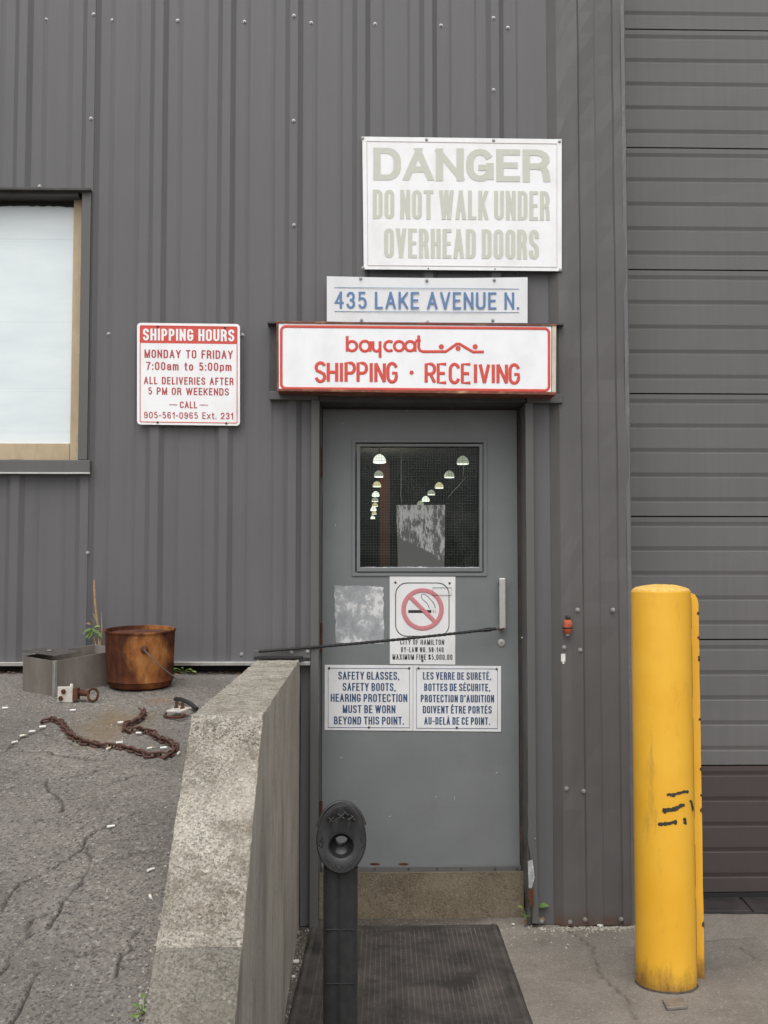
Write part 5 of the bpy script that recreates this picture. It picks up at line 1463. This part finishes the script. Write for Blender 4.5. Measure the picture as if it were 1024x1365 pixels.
chip(G(512,1221), .010, 'white chip at the foot of the step left of centre', M['debris']); chip(G(538,1222), .009, 'white chip at the foot of the step right of centre', M['debris'])
chip(G(684,1233), .009, 'pale chip beside the weed at the door corner', M['debris']); chip(G(800,1235), .013, 'whitish scrap on the ground under the wall rust', M['debris'])
chip(G(415,1277), .008, 'little white fleck on the left border of the mat', M['debris'])
# loose grit, far too many to count
b = MB()
def grit(p, s):
    b.add([p+Vector((-s,0,0)), p+Vector((.3*s,s,0)), p+Vector((.8*s,-s*.7,0)), p+Vector((0,0,s*1.1))], [(0,2,3),(2,1,3),(1,0,3)])
for k in range(500):
    x = random.uniform(-1.7, XW0-.01); y = -random.random()**.8*2.7
    grit(Vector((x, y, az(x, y)+.001)), random.uniform(.0015, .0042))
for k in range(220):
    x = random.uniform(XW1+.01, 1.5); y = -abs(random.gauss(0, .12))
    grit(Vector((x, y, pave_h(x, y))), random.uniform(.002, .006))
for k in range(500):
    x = XW0-abs(random.gauss(0, .022)); y = -random.random()*2.7
    grit(Vector((x, y, az(x, y))), random.uniform(.002, .006))
for k in range(160):
    x = XW1+abs(random.gauss(0, .03)); y = -random.random()*1.4
    grit(Vector((x, y, 0)), random.uniform(.002, .006))
for k in range(260):
    x = random.uniform(P(715,1225).x, 1.25); y = -.035-abs(random.gauss(0, .03)); grit(Vector((x, y, pave_h(x, y))), random.uniform(.002, .007))
o = obj('grit', b, M['conc_side'], fixn=False); o['kind'] = 'stuff'
# soil and dead leaves along the foot of the left wall
b = MB()
for k in range(420):
    x = random.uniform(-1.75, XW0-.02); y = random.uniform(-.05, .025); s = random.uniform(.003, .012)
    p = Vector((x, y, az(x, y)+random.uniform(0, .008))); a_ = random.random()*6.3; u = Vector((math.cos(a_), math.sin(a_), random.uniform(-.3,.5)))*s; v = Vector((-math.sin(a_), math.cos(a_), random.uniform(0,.6)))*s*.5
    b.add([p-u, p-v, p+u, p+v], [(0,1,2,3)])
o = obj('leaf_litter', b, M['leaf_dry'], fixn=False); o['kind'] = 'stuff'

# ================================================================== WEEDS
def leaf(mb, base, d, up, L_, W_, droop=.3):
    d = d.normalized(); s = d.cross(up).normalized(); n = up.normalized(); vs = []
    prof_ = [0,.55,.95,1,.8,.45,0]
    for i, w0 in enumerate(prof_):
        u = i/6; c_ = base+d*(L_*u)-n*(droop*L_*u*u); ww = w0*W_/2
        vs += [c_-s*ww+n*ww*.25, c_, c_+s*ww+n*ww*.25]
    mb.add(vs, [f for i in range(6) for f in ((3*i,3*i+1,3*i+4,3*i+3),(3*i+1,3*i+2,3*i+5,3*i+4))])
p = A(131, 885); p = Vector((p.x, -.05, az(p.x, -.05)))
def W(px, py, d=.055): return P(px, py, d)
g = thing('tall_weed', 'thin dry stalked weed with a few green leaves against the wall behind the box', 'plant', W(132,880))
b = MB(); b.tube([W(131,882),W(132,850),W(130,830),W(127,805),W(126,790),W(125.5,773)], [.004,.0042,.0045,.005,.005,.0035], 7)
b.tube([W(132,872),W(128,860),W(124,845),W(123,838)], .0022, 6); b.tube([W(133,866),W(135,850),W(136,835),W(135,815)], [.003,.003,.0025,.001], 6)
b.tube([W(130,830),W(127,824),W(125,818)], .0025, 6); obj('stalk', b, M['stalk'], g, smooth=True)
for (px, py, dx, dz, L_, m) in ((123,838,-1,-.3,.045,'leaf'),(123,838,.7,-.35,.04,'leaf'),(124,840,-.5,-.9,.04,'leaf'),(125,836,.9,.3,.035,'leaf_pale'),(122,833,-.9,.5,.03,'leaf_dry'),(124,832,.2,1,.03,'leaf_dry'),(127,842,.9,-.5,.04,'leaf'),(121,842,-.8,-.9,.03,'leaf_pale')):
    b = MB(); leaf(b, W(px, py, .06), Vector((dx,-.35,dz)), Vector((0,-.6,1)), L_, L_*.48); obj('leaf', b, M[m], g, smooth=True, fixn=False)
def weed(label, base, specs, h):
    g = thing('small_weed', label, 'plant', base); b = MB()
    for (dx, dy, dz, L_, W_, m) in specs:
        tip = base+Vector((dx, dy, dz)); b.tube([base, base.lerp(tip,.5)+Vector((0,-.004,.004)), tip], .0016, 5)
    obj('stem', b, M['leaf_pale'], g)
    for (dx, dy, dz, L_, W_, m) in specs:
        b = MB(); leaf(b, base+Vector((dx,dy,dz)), Vector((dx*1.2+.001, dy-.01, dz*.25)), Vector((0,-.5,1)), L_, W_); obj('leaf', b, M[m], g, smooth=True, fixn=False)
wb = G(704, 1232)
weed('small broad leaved weed growing at the right foot of the doorway', wb, [(.03,-.01,.075,.075,.034,'leaf'),(-.008,-.02,.045,.05,.045,'leaf'),(.0,-.01,.10,.035,.03,'leaf_pale'),(-.022,.0,.07,.03,.02,'leaf_pale'),(.022,-.03,.035,.035,.03,'leaf'),(.045,-.02,.03,.03,.02,'leaf_dry'),(.012,-.02,.065,.04,.03,'leaf_pale'),(-.012,-.02,.02,.03,.02,'leaf_dry')], .1)
wb = A(188, 1352); wb.x = XW0-.012
weed('little green weed in the gap low beside the sloping wall', wb, [(-.010,.0,.018,.017,.012,'leaf'),(.004,-.01,.015,.016,.010,'leaf_pale'),(-.004,.02,.026,.016,.012,'leaf'),(-.014,-.02,.008,.016,.010,'leaf'),(-.006,-.03,.010,.014,.010,'leaf_pale')], .05)
wb = A(243, 906); wb = Vector((P(246,890).x, -.03, az(-.75, -.03)))
weed('low tuft of green weeds under the wall right of the bucket', wb, [(.02,-.01,.02,.03,.012,'leaf'),(-.02,-.01,.022,.03,.012,'leaf'),(.0,-.02,.028,.025,.012,'leaf'),(.035,-.01,.012,.03,.010,'leaf_pale'),(-.035,-.0,.012,.03,.010,'leaf')], .03)
